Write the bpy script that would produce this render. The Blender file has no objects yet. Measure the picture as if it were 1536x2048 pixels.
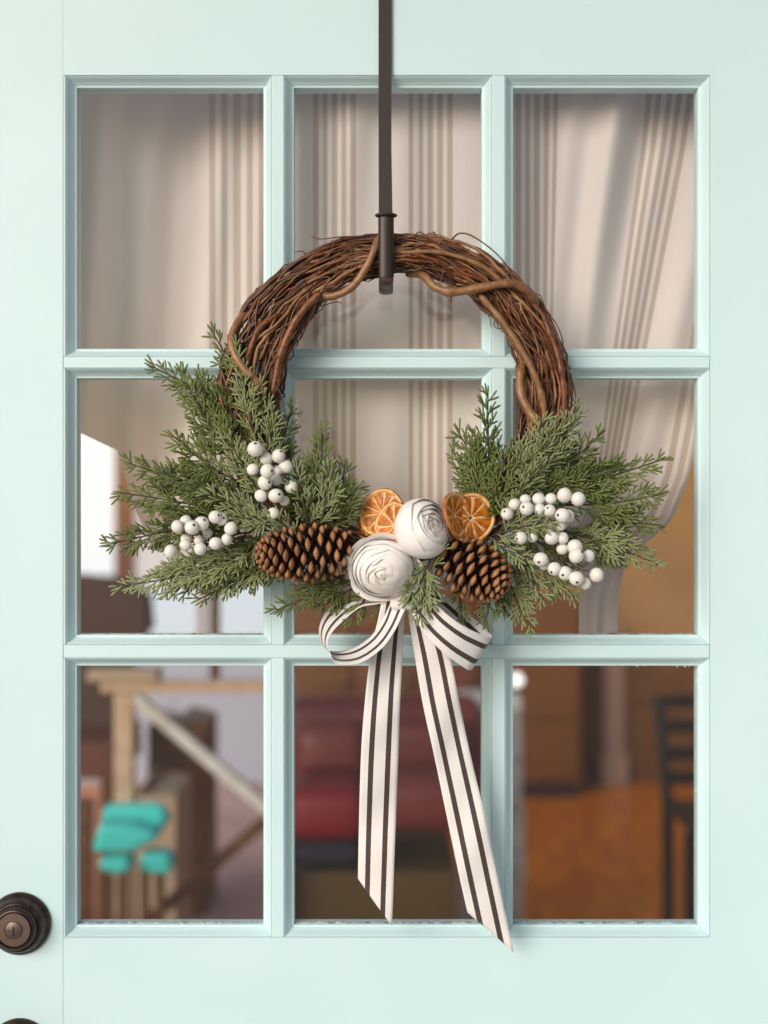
import bpy, math, random
import numpy as np
from mathutils import Vector, Matrix, Quaternion
random.seed(7); np.random.seed(7)
R_ = math.radians
# ------------------------------------------------------------------ camera, world, sun, exposure
S = 0.00053          # metres per photo pixel on the door's face
D = 1.35             # camera to door face
H0 = 1.5             # camera height above the porch floor
sc = bpy.context.scene
cam_d = bpy.data.cameras.new('camera'); cam = bpy.data.objects.new('camera', cam_d)
sc.collection.objects.link(cam); sc.camera = cam
cam.location = (0, -D, H0); cam.rotation_euler = (R_(90), 0, 0)
cam_d.sensor_fit = 'HORIZONTAL'; cam_d.sensor_width = 36
cam_d.lens = 36 * D / (1536 * S); cam_d.clip_start = 0.02; cam_d.clip_end = 400
cam_d.dof.use_dof = True; cam_d.dof.focus_distance = D - 0.055
cam_d.dof.aperture_fstop = cam_d.lens / 19.0
cam_d.dof.aperture_blades = 0
SUN_AZ, SUN_EL = 35, 20      # degrees left of straight-out-of-the-door, elevation
w = bpy.data.worlds.new('World'); sc.world = w; w.use_nodes = True
nt = w.node_tree; nt.nodes.clear()
sky = nt.nodes.new('ShaderNodeTexSky'); sky.sky_type = 'NISHITA'; sky.sun_disc = False
sky.sun_elevation = R_(SUN_EL); sky.sun_rotation = R_(180 + SUN_AZ)
sky.air_density = 1.3; sky.dust_density = 1.8; sky.ozone_density = 1.2
bg = nt.nodes.new('ShaderNodeBackground'); bg.inputs[1].default_value = 0.085
wo = nt.nodes.new('ShaderNodeOutputWorld')
nt.links.new(sky.outputs[0], bg.inputs[0]); nt.links.new(bg.outputs[0], wo.inputs[0])
sd = bpy.data.lights.new('sun', 'SUN'); sd.energy = 1.5; sd.angle = R_(36); sd.color = (1.0, 0.985, 0.98)
sun = bpy.data.objects.new('sun', sd); sc.collection.objects.link(sun)
sdir = Vector((-math.sin(R_(SUN_AZ))*math.cos(R_(SUN_EL)), -math.cos(R_(SUN_AZ))*math.cos(R_(SUN_EL)), math.sin(R_(SUN_EL))))
sun.rotation_euler = (-sdir).to_track_quat('-Z', 'Y').to_euler(); sun.location = (-3, -4, 4)
sc.view_settings.view_transform = 'Standard'; sc.view_settings.look = 'None'
sc.view_settings.gamma = 1; sc.view_settings.exposure = 0.5
sc.cycles.use_denoising = True
sc.cycles.max_bounces = 10; sc.cycles.transparent_max_bounces = 16
sc.cycles.sample_clamp_indirect = 6

# ------------------------------------------------------------------ helpers
def P(px, py, y=0.0):
    k = S * (D + y) / D
    return Vector(((px - 768) * k, y, H0 + (1024 - py) * k))
def k_at(y): return S * (D + y) / D
WM = {}
def link(o, parent=None, M=None):
    sc.collection.objects.link(o)
    o.matrix_basis = M if M is not None else Matrix.Identity(4)
    WM[o.name] = o.matrix_basis.copy()
    if parent is not None:
        o.parent = parent
        o.matrix_parent_inverse = WM[parent.name].inverted()
    return o
def mesh(name, verts, faces, mats, smooth=True, uv=None, attr=None, midx=None):
    me = bpy.data.meshes.new(name)
    me.from_pydata([tuple(v) for v in verts], [], [tuple(int(i) for i in f) for f in faces])
    if not isinstance(mats, (list, tuple)): mats = [mats]
    for m in mats: me.materials.append(M_[m] if isinstance(m, str) else m)
    n = len(me.polygons)
    if smooth: me.polygons.foreach_set('use_smooth', [True]*n)
    if midx is not None: me.polygons.foreach_set('material_index', midx)
    if uv is not None:
        l = me.uv_layers.new(name='UVMap')
        vi = np.empty(len(me.loops), dtype=np.int32); me.loops.foreach_get('vertex_index', vi)
        l.data.foreach_set('uv', np.asarray(uv, dtype=np.float32)[vi].ravel())
    if attr is not None:
        for an, av in attr.items():
            a = me.attributes.new(an, 'FLOAT', 'POINT'); a.data.foreach_set('value', np.asarray(av, dtype=np.float32))
    me.update()
    return me
def obj(name, me, parent=None, M=None):
    return link(bpy.data.objects.new(name, me), parent, M)
def tag(o, label, cat, group=None):
    o['label'] = label; o['category'] = cat
    if group: o['group'] = group
    return o
def struct(o): o['kind'] = 'structure'; return o
def thing(name, loc, label, cat, group=None):
    o = bpy.data.objects.new(name, None); o.empty_display_size = 0.05
    link(o, None, Matrix.Translation(loc)); tag(o, label, cat, group); return o
def box_vf(a, b, bev=0.0):
    x0, y0, z0 = [min(a[i], b[i]) for i in range(3)]; x1, y1, z1 = [max(a[i], b[i]) for i in range(3)]
    if bev <= 0:
        v = [(x0,y0,z0),(x1,y0,z0),(x1,y1,z0),(x0,y1,z0),(x0,y0,z1),(x1,y0,z1),(x1,y1,z1),(x0,y1,z1)]
        f = [(0,3,2,1),(4,5,6,7),(0,1,5,4),(1,2,6,5),(2,3,7,6),(3,0,4,7)]
        return v, f
    import bmesh
    bm = bmesh.new(); bmesh.ops.create_cube(bm, size=1)
    for q in bm.verts:
        q.co = Vector(((x0+x1)/2 + q.co.x*(x1-x0), (y0+y1)/2 + q.co.y*(y1-y0), (z0+z1)/2 + q.co.z*(z1-z0)))
    bmesh.ops.bevel(bm, geom=list(bm.edges), offset=bev, segments=2, affect='EDGES', profile=0.5)
    bm.verts.index_update()
    v = [tuple(q.co) for q in bm.verts]; f = [tuple(q.index for q in fc.verts) for fc in bm.faces]; bm.free()
    return v, f
def box(name, a, b, mat, parent=None, bev=0.0, M=None):
    v, f = box_vf(a, b, bev); return obj(name, mesh(name, v, f, mat, smooth=False), parent, M)
def beam(name, p, q, wx, wd, mat, parent, bev=0.003):
    """a squared timber from p to q, wx wide and wd deep"""
    p, q = Vector(p), Vector(q); L = (q - p).length
    v, f = box_vf((-wx/2, -wd/2, 0), (wx/2, wd/2, L), bev)
    z = (q - p).normalized(); yv = Vector((0, 1, 0)); x = yv.cross(z)
    if x.length < 1e-4: x = Vector((1, 0, 0))
    x.normalize(); yv = z.cross(x)
    M = Matrix((x, yv, z)).transposed().to_4x4(); M.translation = p
    return obj(name, mesh(name, v, f, mat, smooth=False), parent, M)
def tube_vf(pts, rad, sides=8, cap=True, squash=None):
    pts = np.asarray(pts, float); n = len(pts); rad = np.broadcast_to(np.asarray(rad, float), (n,))
    T = np.gradient(pts, axis=0); T /= np.linalg.norm(T, axis=1, keepdims=True) + 1e-12
    N = np.zeros_like(T)
    a = np.array([0, 1, 0.]) if abs(T[0][1]) < 0.9 else np.array([1., 0, 0])
    N[0] = np.cross(T[0], a); N[0] /= np.linalg.norm(N[0])
    for i in range(1, n):
        v = N[i-1] - T[i]*np.dot(N[i-1], T[i]); N[i] = v/(np.linalg.norm(v)+1e-12)
    B = np.cross(T, N)
    ang = np.linspace(0, 2*np.pi, sides, endpoint=False)
    V = pts[:, None, :] + rad[:, None, None]*(np.cos(ang)[None, :, None]*N[:, None, :] + np.sin(ang)[None, :, None]*B[:, None, :])
    V = V.reshape(-1, 3)
    F = []
    for i in range(n-1):
        for j in range(sides):
            j2 = (j+1) % sides
            F.append((i*sides+j, i*sides+j2, (i+1)*sides+j2, (i+1)*sides+j))
    if cap:
        F.append(tuple(range(sides-1, -1, -1))); F.append(tuple((n-1)*sides+j for j in range(sides)))
    return V, F
def spline(ctrl, n):
    """Catmull-Rom through control points"""
    c = np.asarray(ctrl, float); c = np.vstack([2*c[0]-c[1], c, 2*c[-1]-c[-2]])
    m = len(c)-3; out = []
    for t in np.linspace(0, m, n):
        i = min(int(t), m-1); u = t-i
        p0, p1, p2, p3 = c[i:i+4]
        out.append(0.5*((2*p1)+(-p0+p2)*u+(2*p0-5*p1+4*p2-p3)*u*u+(-p0+3*p1-3*p2+p3)*u**3))
    return np.array(out)
def lathe_vf(prof, n=48, axis='y'):
    """prof: (radius, height) ; revolves about -y (towards the camera)"""
    V = []; F = []
    for r, h in prof:
        for j in range(n):
            a = 2*math.pi*j/n; V.append((r*math.cos(a), -h, r*math.sin(a)))
    m = len(prof)
    for i in range(m-1):
        for j in range(n):
            j2 = (j+1) % n
            F.append((i*n+j, i*n+j2, (i+1)*n+j2, (i+1)*n+j))
    F.append(tuple(range(n-1, -1, -1))); F.append(tuple((m-1)*n+j for j in range(n)))
    return V, F
def smooth_noise(n, amp, k):
    x = np.random.randn(n + 2*k); ker = np.hanning(2*k+1); ker /= ker.sum()
    y = np.convolve(x, ker, 'valid')[:n]; return amp*y/(y.std()+1e-9)
def sharp_by_angle(o, deg=35):
    me = o.data; me.set_sharp_from_angle(angle=R_(deg)); return o

# ------------------------------------------------------------------ materials
M_ = {}
def mat(name, col, rough=0.5, **kw):
    m = bpy.data.materials.new(name); m.use_nodes = True; b = m.node_tree.nodes['Principled BSDF']
    b.inputs['Base Color'].default_value = (*col, 1); b.inputs['Roughness'].default_value = rough
    for k, v in kw.items(): b.inputs[k.replace('_', ' ')].default_value = v
    M_[name] = m; return m
def nodes(m): return m.node_tree.nodes, m.node_tree.links, m.node_tree.nodes['Principled BSDF']
def ramp(nd, stops):
    r = nd.new('ShaderNodeValToRGB'); e = r.color_ramp.elements
    while len(e) < len(stops): e.new(0.5)
    for q, (p, c) in zip(e, stops): q.position = p; q.color = (*c, 1) if len(c) == 3 else c
    return r
def add_noise_color(m, c1, c2, scale=20, detail=4, lo=0.35, hi=0.65, stretch=None, coord='Object', dist=0.0):
    nd, lk, b = nodes(m); tc = nd.new('ShaderNodeTexCoord'); n = nd.new('ShaderNodeTexNoise')
    n.inputs['Scale'].default_value = scale; n.inputs['Detail'].default_value = detail; n.inputs['Distortion'].default_value = dist
    src = tc.outputs[coord]
    if stretch:
        mp = nd.new('ShaderNodeMapping'); mp.inputs['Scale'].default_value = stretch; lk.new(src, mp.inputs[0]); src = mp.outputs[0]
    lk.new(src, n.inputs['Vector'])
    r = ramp(nd, [(lo, c1), (hi, c2)]); lk.new(n.outputs['Fac'], r.inputs[0]); lk.new(r.outputs[0], b.inputs['Base Color'])
    return n, r
def add_bump(m, scale, strength, dist=0.001, detail=3, stretch=None, coord='Object'):
    nd, lk, b = nodes(m); tc = nd.new('ShaderNodeTexCoord'); n = nd.new('ShaderNodeTexNoise')
    n.inputs['Scale'].default_value = scale; n.inputs['Detail'].default_value = detail
    src = tc.outputs[coord]
    if stretch:
        mp = nd.new('ShaderNodeMapping'); mp.inputs['Scale'].default_value = stretch; lk.new(src, mp.inputs[0]); src = mp.outputs[0]
    lk.new(src, n.inputs['Vector'])
    bp = nd.new('ShaderNodeBump'); bp.inputs['Strength'].default_value = strength; bp.inputs['Distance'].default_value = dist
    lk.new(n.outputs['Fac'], bp.inputs['Height']); lk.new(bp.outputs[0], b.inputs['Normal'])
MINT = (0.60, 0.785, 0.82)
m = mat('door_paint', MINT, 0.42)
add_noise_color(m, (0.585, 0.775, 0.81), (0.61, 0.795, 0.83), scale=7, detail=6)
add_bump(m, 220, 0.06, 0.0006, 5, stretch=(1, 1, 0.12))
mat('bronze', (0.045, 0.030, 0.024), 0.36, Metallic=0.75)
add_noise_color(M_['bronze'], (0.040, 0.026, 0.021), (0.085, 0.058, 0.048), scale=90, detail=5)
add_bump(M_['bronze'], 900, 0.15, 0.0003)
mat('bronze_face', (0.15, 0.105, 0.09), 0.42, Metallic=0.7)
add_bump(M_['bronze_face'], 1500, 0.25, 0.0003)
mat('keyhole', (0.006, 0.004, 0.004), 0.7)
mat('keyway_brass', (0.55, 0.42, 0.28), 0.35, Metallic=0.9)
mat('hanger_metal', (0.024, 0.013, 0.008), 0.42, Metallic=0.1)
add_bump(M_['hanger_metal'], 1200, 0.2, 0.0003)
mat('hanger_tip', (0.12, 0.09, 0.075), 0.3, Metallic=0.4)
# vines
def vine_mat(name, a, b_, c):
    m = mat(name, a, 0.42); nd, lk, b = nodes(m)
    cx = nd.new('ShaderNodeTexCoord'); n = nd.new('ShaderNodeTexNoise'); n.inputs['Scale'].default_value = 260; n.inputs['Detail'].default_value = 5
    lk.new(cx.outputs['Object'], n.inputs['Vector'])
    n2 = nd.new('ShaderNodeTexNoise'); n2.inputs['Scale'].default_value = 38; lk.new(cx.outputs['Object'], n2.inputs['Vector'])
    mx = nd.new('ShaderNodeMath'); mx.operation = 'ADD'; lk.new(n.outputs['Fac'], mx.inputs[0]); lk.new(n2.outputs['Fac'], mx.inputs[1])
    r = ramp(nd, [(0.32, b_), (0.5, a), (0.68, c)])
    hf = nd.new('ShaderNodeMath'); hf.operation = 'MULTIPLY'; hf.inputs[1].default_value = 0.5; lk.new(mx.outputs[0], hf.inputs[0])
    lk.new(hf.outputs[0], r.inputs[0]); lk.new(r.outputs[0], b.inputs['Base Color'])
    bp = nd.new('ShaderNodeBump'); bp.inputs['Strength'].default_value = 0.5; bp.inputs['Distance'].default_value = 0.0006
    lk.new(n.outputs['Fac'], bp.inputs['Height']); lk.new(bp.outputs[0], b.inputs['Normal'])
vine_mat('vine_a', (0.155, 0.046, 0.014), (0.055, 0.015, 0.006), (0.30, 0.110, 0.042))
vine_mat('vine_b', (0.075, 0.022, 0.009), (0.028, 0.009, 0.005), (0.15, 0.052, 0.021))
vine_mat('vine_c', (0.24, 0.115, 0.048), (0.13, 0.055, 0.022), (0.36, 0.19, 0.09))
vine_mat('vine_thin', (0.12, 0.055, 0.03), (0.05, 0.022, 0.013), (0.26, 0.13, 0.075))
# greenery: dark and frosted, per-sprig random, lighter tips
def leaf_mat(name, dark, light, tip):
    m = mat(name, dark, 0.6); nd, lk, b = nodes(m)
    oi = nd.new('ShaderNodeObjectInfo'); at = nd.new('ShaderNodeAttribute'); at.attribute_name = 'tip'
    tc = nd.new('ShaderNodeTexCoord'); n = nd.new('ShaderNodeTexNoise'); n.inputs['Scale'].default_value = 70; n.inputs['Detail'].default_value = 3
    lk.new(tc.outputs['Object'], n.inputs['Vector'])
    ad = nd.new('ShaderNodeMath'); ad.operation = 'MULTIPLY_ADD'; lk.new(n.outputs['Fac'], ad.inputs[0]); ad.inputs[1].default_value = 1.1
    s2 = nd.new('ShaderNodeMath'); s2.operation = 'MULTIPLY_ADD'; lk.new(oi.outputs['Random'], s2.inputs[0]); s2.inputs[1].default_value = 0.7; s2.inputs[2].default_value = -0.42
    lk.new(s2.outputs[0], ad.inputs[2])
    m1 = nd.new('ShaderNodeMix'); m1.data_type = 'RGBA'; m1.clamp_factor = True
    lk.new(ad.outputs[0], m1.inputs[0]); m1.inputs[6].default_value = (*dark, 1); m1.inputs[7].default_value = (*light, 1)
    m2 = nd.new('ShaderNodeMix'); m2.data_type = 'RGBA'; lk.new(m1.outputs[2], m2.inputs[6]); m2.inputs[7].default_value = (*tip, 1)
    tp = nd.new('ShaderNodeMath'); tp.operation = 'MULTIPLY'; tp.inputs[1].default_value = 0.6; lk.new(at.outputs['Fac'], tp.inputs[0])
    lk.new(tp.outputs[0], m2.inputs[0]); lk.new(m2.outputs[2], b.inputs['Base Color'])
    b.inputs['Subsurface Weight'].default_value = 0.0
leaf_mat('cedar', (0.030, 0.046, 0.008), (0.120, 0.155, 0.034), (0.200, 0.230, 0.070))
leaf_mat('cedar_frost', (0.075, 0.100, 0.028), (0.215, 0.250, 0.100), (0.33, 0.36, 0.18))
mat('sprig_stem', (0.055, 0.040, 0.022), 0.7)
m = mat('berry', (0.82, 0.77, 0.70), 0.5); m.node_tree.nodes['Principled BSDF'].inputs['Subsurface Weight'].default_value = 0.15
m.node_tree.nodes['Principled BSDF'].inputs['Subsurface Radius'].default_value = (0.004, 0.003, 0.002)
add_noise_color(m, (0.72, 0.68, 0.63), (0.79, 0.77, 0.735), scale=120, detail=3)
mat('berry_eye', (0.045, 0.026, 0.016), 0.8)
mat('berry_stem', (0.075, 0.045, 0.028), 0.7)
# pine cone
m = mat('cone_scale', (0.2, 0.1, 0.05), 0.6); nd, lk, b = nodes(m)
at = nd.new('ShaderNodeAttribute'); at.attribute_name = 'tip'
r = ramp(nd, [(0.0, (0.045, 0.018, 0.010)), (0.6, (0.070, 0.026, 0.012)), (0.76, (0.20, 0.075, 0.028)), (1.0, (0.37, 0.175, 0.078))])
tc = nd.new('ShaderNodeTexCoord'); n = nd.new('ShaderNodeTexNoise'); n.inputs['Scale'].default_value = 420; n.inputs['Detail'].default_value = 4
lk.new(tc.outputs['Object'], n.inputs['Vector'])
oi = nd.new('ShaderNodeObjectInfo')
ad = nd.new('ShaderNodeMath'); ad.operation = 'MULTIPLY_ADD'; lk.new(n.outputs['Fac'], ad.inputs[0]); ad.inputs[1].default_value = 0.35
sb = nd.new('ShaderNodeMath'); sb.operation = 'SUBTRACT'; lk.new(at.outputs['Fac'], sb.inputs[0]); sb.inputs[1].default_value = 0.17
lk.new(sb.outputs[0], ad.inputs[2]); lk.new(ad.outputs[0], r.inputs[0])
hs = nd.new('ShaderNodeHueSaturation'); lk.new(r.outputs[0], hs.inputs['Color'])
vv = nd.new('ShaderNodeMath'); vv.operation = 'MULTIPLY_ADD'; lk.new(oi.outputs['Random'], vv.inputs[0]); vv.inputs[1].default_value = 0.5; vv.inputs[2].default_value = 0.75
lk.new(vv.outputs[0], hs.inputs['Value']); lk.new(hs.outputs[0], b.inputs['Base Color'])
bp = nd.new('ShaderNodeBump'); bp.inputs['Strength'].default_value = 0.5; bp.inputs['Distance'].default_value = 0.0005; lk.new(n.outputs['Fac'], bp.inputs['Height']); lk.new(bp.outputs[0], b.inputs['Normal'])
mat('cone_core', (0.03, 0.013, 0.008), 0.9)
# rose petals
m = mat('petal', (0.80, 0.775, 0.755), 0.55); nd, lk, b = nodes(m)

at = nd.new('ShaderNodeAttribute'); at.attribute_name = 'inner'
mx = nd.new('ShaderNodeMix'); mx.data_type = 'RGBA'; lk.new(at.outputs['Fac'], mx.inputs[0]); mx.inputs[6].default_value = (0.92, 0.89, 0.875, 1); mx.inputs[7].default_value = (0.92, 0.85, 0.76, 1)
lk.new(mx.outputs[2], b.inputs['Base Color'])
tl = nd.new('ShaderNodeBsdfTranslucent'); lk.new(mx.outputs[2], tl.inputs[0]); ms = nd.new('ShaderNodeMixShader'); ms.inputs[0].default_value = 0.10
lk.new(b.outputs[0], ms.inputs[1]); lk.new(tl.outputs[0], ms.inputs[2]); lk.new(ms.outputs[0], nd['Material Output'].inputs[0])
tc = nd.new('ShaderNodeTexCoord'); n = nd.new('ShaderNodeTexNoise'); n.inputs['Scale'].default_value = 60; mp = nd.new('ShaderNodeMapping'); mp.inputs['Scale'].default_value = (12, 1, 1)
lk.new(tc.outputs['UV'], mp.inputs[0]); lk.new(mp.outputs[0], n.inputs['Vector']); n.inputs['Scale'].default_value = 3
bp = nd.new('ShaderNodeBump'); bp.inputs['Strength'].default_value = 0.12; bp.inputs['Distance'].default_value = 0.0012; lk.new(n.outputs['Fac'], bp.inputs['Height']); lk.new(bp.outputs[0], b.inputs['Normal'])
# orange
mat('orange_rind', (0.50, 0.20, 0.045), 0.5); add_noise_color(M_['orange_rind'], (0.30, 0.085, 0.01), (0.52, 0.19, 0.03), scale=160, detail=4); add_bump(M_['orange_rind'], 700, 0.5, 0.0006)
mat('orange_pith', (0.78, 0.50, 0.22), 0.65); add_noise_color(M_['orange_pith'], (0.68, 0.33, 0.09), (0.84, 0.58, 0.30), scale=200, detail=4)
m = mat('orange_flesh', (0.42, 0.13, 0.012), 0.34); add_noise_color(m, (0.26, 0.048, 0.002), (0.66, 0.195, 0.008), scale=150, detail=5, lo=0.3, hi=0.68)
add_bump(m, 350, 0.7, 0.0009, 4)
m.node_tree.nodes['Principled BSDF'].inputs['Transmission Weight'].default_value = 0.0
# ribbon: stripes across u, fine ribs along v
m = mat('ribbon', (0.8, 0.73, 0.66), 0.75); nd, lk, b = nodes(m)
tc = nd.new('ShaderNodeTexCoord'); sx = nd.new('ShaderNodeSeparateXYZ'); lk.new(tc.outputs['UV'], sx.inputs[0])
CR, BR = (0.76, 0.725, 0.71), (0.055, 0.032, 0.028)
r = ramp(nd, [(0.0, (0.80, 0.77, 0.755)), (0.035, CR), (0.205, BR), (0.345, CR), (0.655, BR), (0.795, CR), (0.965, (0.80, 0.77, 0.755))]); r.color_ramp.interpolation = 'CONSTANT'
wv = nd.new('ShaderNodeTexWave'); wv.wave_type = 'BANDS'; wv.bands_direction = 'Y'; wv.inputs['Scale'].default_value = 120
lk.new(tc.outputs['UV'], wv.inputs['Vector'])
nz = nd.new('ShaderNodeTexNoise'); nz.inputs['Scale'].default_value = 500; lk.new(tc.outputs['UV'], nz.inputs['Vector'])
jt = nd.new('ShaderNodeMath'); jt.operation = 'MULTIPLY_ADD'; lk.new(nz.outputs['Fac'], jt.inputs[0]); jt.inputs[1].default_value = 0.02
o2 = nd.new('ShaderNodeMath'); o2.operation = 'SUBTRACT'; lk.new(sx.outputs[0], o2.inputs[0]); o2.inputs[1].default_value = 0.01; lk.new(o2.outputs[0], jt.inputs[2])
lk.new(jt.outputs[0], r.inputs[0]); lk.new(r.outputs[0], b.inputs['Base Color'])
bp = nd.new('ShaderNodeBump'); bp.inputs['Strength'].default_value = 0.25; bp.inputs['Distance'].default_value = 0.0004; lk.new(wv.outputs['Fac'], bp.inputs['Height']); lk.new(bp.outputs[0], b.inputs['Normal'])
b.inputs['Sheen Weight'].default_value = 0.2
# glass: thin clear pane, mirror part by Fresnel
m = bpy.data.materials.new('glass'); m.use_nodes = True; M_['glass'] = m; nd = m.node_tree.nodes; lk = m.node_tree.links; nd.clear()
out = nd.new('ShaderNodeOutputMaterial'); mixs = nd.new('ShaderNodeMixShader'); tr = nd.new('ShaderNodeBsdfTransparent'); gl = nd.new('ShaderNodeBsdfGlossy'); fr = nd.new('ShaderNodeFresnel')
tr.inputs[0].default_value = (0.97, 0.98, 0.975, 1); gl.inputs['Roughness'].default_value = 0.0; fr.inputs[0].default_value = 1.5
tc = nd.new('ShaderNodeTexCoord'); nz = nd.new('ShaderNodeTexNoise'); nz.inputs['Scale'].default_value = 9; lk.new(tc.outputs['Object'], nz.inputs['Vector'])
bp = nd.new('ShaderNodeBump'); bp.inputs['Strength'].default_value = 0.08; bp.inputs['Distance'].default_value = 0.004; lk.new(nz.outputs['Fac'], bp.inputs['Height']); lk.new(bp.outputs[0], gl.inputs['Normal'])
ge = nd.new('ShaderNodeNewGeometry'); mr = nd.new('ShaderNodeMapRange'); mr.inputs['To Min'].default_value = 1.5; mr.inputs['To Max'].default_value = 1/1.5   # same air-to-glass Fresnel on both faces of the thin pane
lk.new(ge.outputs['Backfacing'], mr.inputs['Value']); lk.new(mr.outputs[0], fr.inputs[0])
lk.new(fr.outputs[0], mixs.inputs[0]); lk.new(tr.outputs[0], mixs.inputs[1]); lk.new(gl.outputs[0], mixs.inputs[2]); lk.new(mixs.outputs[0], out.inputs[0])
# curtain cloth
m = mat('curtain_cloth', (0.6, 0.53, 0.47), 0.85); nd, lk, b = nodes(m)
at = nd.new('ShaderNodeAttribute'); at.attribute_name = 'stripe'
mx = nd.new('ShaderNodeMix'); mx.data_type = 'RGBA'; lk.new(at.outputs['Fac'], mx.inputs[0]); mx.inputs[6].default_value = (0.91, 0.79, 0.765, 1); mx.inputs[7].default_value = (0.61, 0.475, 0.42, 1)
tc = nd.new('ShaderNodeTexCoord'); nz = nd.new('ShaderNodeTexNoise'); nz.inputs['Scale'].default_value = 700; lk.new(tc.outputs['Object'], nz.inputs['Vector'])
mv = nd.new('ShaderNodeMix'); mv.data_type = 'RGBA'; mv.blend_type = 'MULTIPLY'; mv.inputs[0].default_value = 0.12; lk.new(mx.outputs[2], mv.inputs[6]); lk.new(nz.outputs['Color'], mv.inputs[7])
lk.new(mv.outputs[2], b.inputs['Base Color'])
tl = nd.new('ShaderNodeBsdfTranslucent'); lk.new(mv.outputs[2], tl.inputs[0]); ms = nd.new('ShaderNodeMixShader'); ms.inputs[0].default_value = 0.15
lk.new(b.outputs[0], ms.inputs[1]); lk.new(tl.outputs[0], ms.inputs[2]); lk.new(ms.outputs[0], nd['Material Output'].inputs[0])
# room
mat('wood_floor', (0.2, 0.09, 0.03), 0.3); add_noise_color(M_['wood_floor'], (0.55, 0.120, 0.002), (0.86, 0.25, 0.005), scale=4, detail=6, stretch=(6, 1, 1), dist=0.6)
mat('tan_wall', (0.36, 0.19, 0.07), 0.8); add_noise_color(M_['tan_wall'], (0.33, 0.17, 0.06), (0.39, 0.21, 0.08), scale=3)
mat('grey_wall', (0.44, 0.46, 0.56), 0.8)
mat('siding', (0.72, 0.72, 0.70), 0.6); add_bump(M_['siding'], 60, 0.2, 0.001, stretch=(0.1, 1, 4))
mat('porch_boards', (0.40, 0.37, 0.34), 0.7); add_noise_color(M_["porch_boards"], (0.34, 0.315, 0.29), (0.46, 0.425, 0.39), scale=5, detail=6, stretch=(1, 8, 1))
mat('red_leather', (0.20, 0.045, 0.042), 0.45); add_noise_color(M_['red_leather'], (0.15, 0.024, 0.018), (0.24, 0.042, 0.033), scale=5)
mat('red_cushion', (0.22, 0.003, 0.006), 0.6); mat('navy', (0.018, 0.012, 0.025), 0.8)
mat('brown_wood', (0.13, 0.058, 0.018), 0.5); add_noise_color(M_['brown_wood'], (0.11, 0.038, 0.008), (0.20, 0.075, 0.016), scale=6, stretch=(1, 1, 6))
mat('olive_wood', (0.11, 0.060, 0.009), 0.6)
mat('red_wood', (0.15, 0.040, 0.014), 0.6)
mat('pale_pine', (0.55, 0.37, 0.22), 0.6); add_noise_color(M_['pale_pine'], (0.60, 0.40, 0.25), (0.74, 0.52, 0.36), scale=9, stretch=(1, 1, 5))
mat('turquoise', (0.08, 0.74, 0.68), 0.35); mat('dark_wood', (0.022, 0.010, 0.007), 0.45)
mat('orange_wood', (0.17, 0.055, 0.006), 0.5); mat('dark_cloth', (0.09, 0.045, 0.032), 0.9); mat('cardboard', (0.55, 0.41, 0.28), 0.8); mat('pink_rug', (0.62, 0.40, 0.37), 0.95)
mat('white_stone_lit_brace', (0.66, 0.60, 0.54), 0.8); add_noise_color(M_['white_stone_lit_brace'], (0.66, 0.58, 0.52), (0.84, 0.80, 0.76), scale=12)
mat('pale_trim', (0.40, 0.24, 0.17), 0.7)
m = mat('daylight_pane', (0.2, 0.2, 0.2), 0.3, Emission_Strength=0.62); m.node_tree.nodes['Principled BSDF'].inputs['Emission Color'].default_value = (0.93, 0.96, 1.0, 1)
m = mat('daylight_blue', (0.15, 0.16, 0.17), 0.3, Emission_Strength=0.50); m.node_tree.nodes['Principled BSDF'].inputs['Emission Color'].default_value = (0.84, 0.92, 1.0, 1)
m = mat('glowing_blind_cloth', (0.62, 0.58, 0.60), 0.9, Emission_Strength=0.10); m.node_tree.nodes['Principled BSDF'].inputs['Emission Color'].default_value = (0.92, 0.90, 1.0, 1)  # daylight behind the blind put into the cloth as a faint glow
m = mat('globe_glow', (0.9, 0.88, 0.86), 0.3, Emission_Strength=1.0); m.node_tree.nodes['Principled BSDF'].inputs['Emission Color'].default_value = (1.0, 0.93, 0.90, 1)

# ------------------------------------------------------------------ setting: porch, wall round the door, room shell
DX0, DX1 = (-87-768)*S, (1637-768)*S            # door edges
DTOP = H0 + (1024+67)*S
v, f = box_vf((-60, -80, -0.1), (60, -0.02, 0.0)); struct(obj('porch_floor', mesh('porch_floor', v, f, 'porch_boards', False)))
v, f = box_vf((-4.5, -1.7, 3.2), (4.5, -0.03, 3.28)); struct(obj('added_porch_ceiling', mesh('added_porch_ceiling', v, f, 'siding', False)))  # unseen ceiling, added and sized to shade the door from above
JW = 0.09
house = thing('house_wall', (0, 0.1, 0), 'pale board wall of the house around the mint door', 'wall')
for x0, x1 in ((-4.0, DX0-JW-0.004), (DX1+JW+0.004, 4.0)):
    for i in range(7):
        z0 = i*0.125; z1 = z0 + 0.123
        v = [(x0,-0.020,z0),(x1,-0.020,z0),(x1,-0.008,z1),(x0,-0.008,z1),(x0,0.06,z0),(x1,0.06,z0),(x1,0.06,z1),(x0,0.06,z1)]
        f = [(0,1,2,3),(4,7,6,5),(0,4,5,1),(3,2,6,7),(0,3,7,4),(1,5,6,2)]
        obj('siding_board', mesh('siding_board', v, f, 'siding', False), house)
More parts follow.
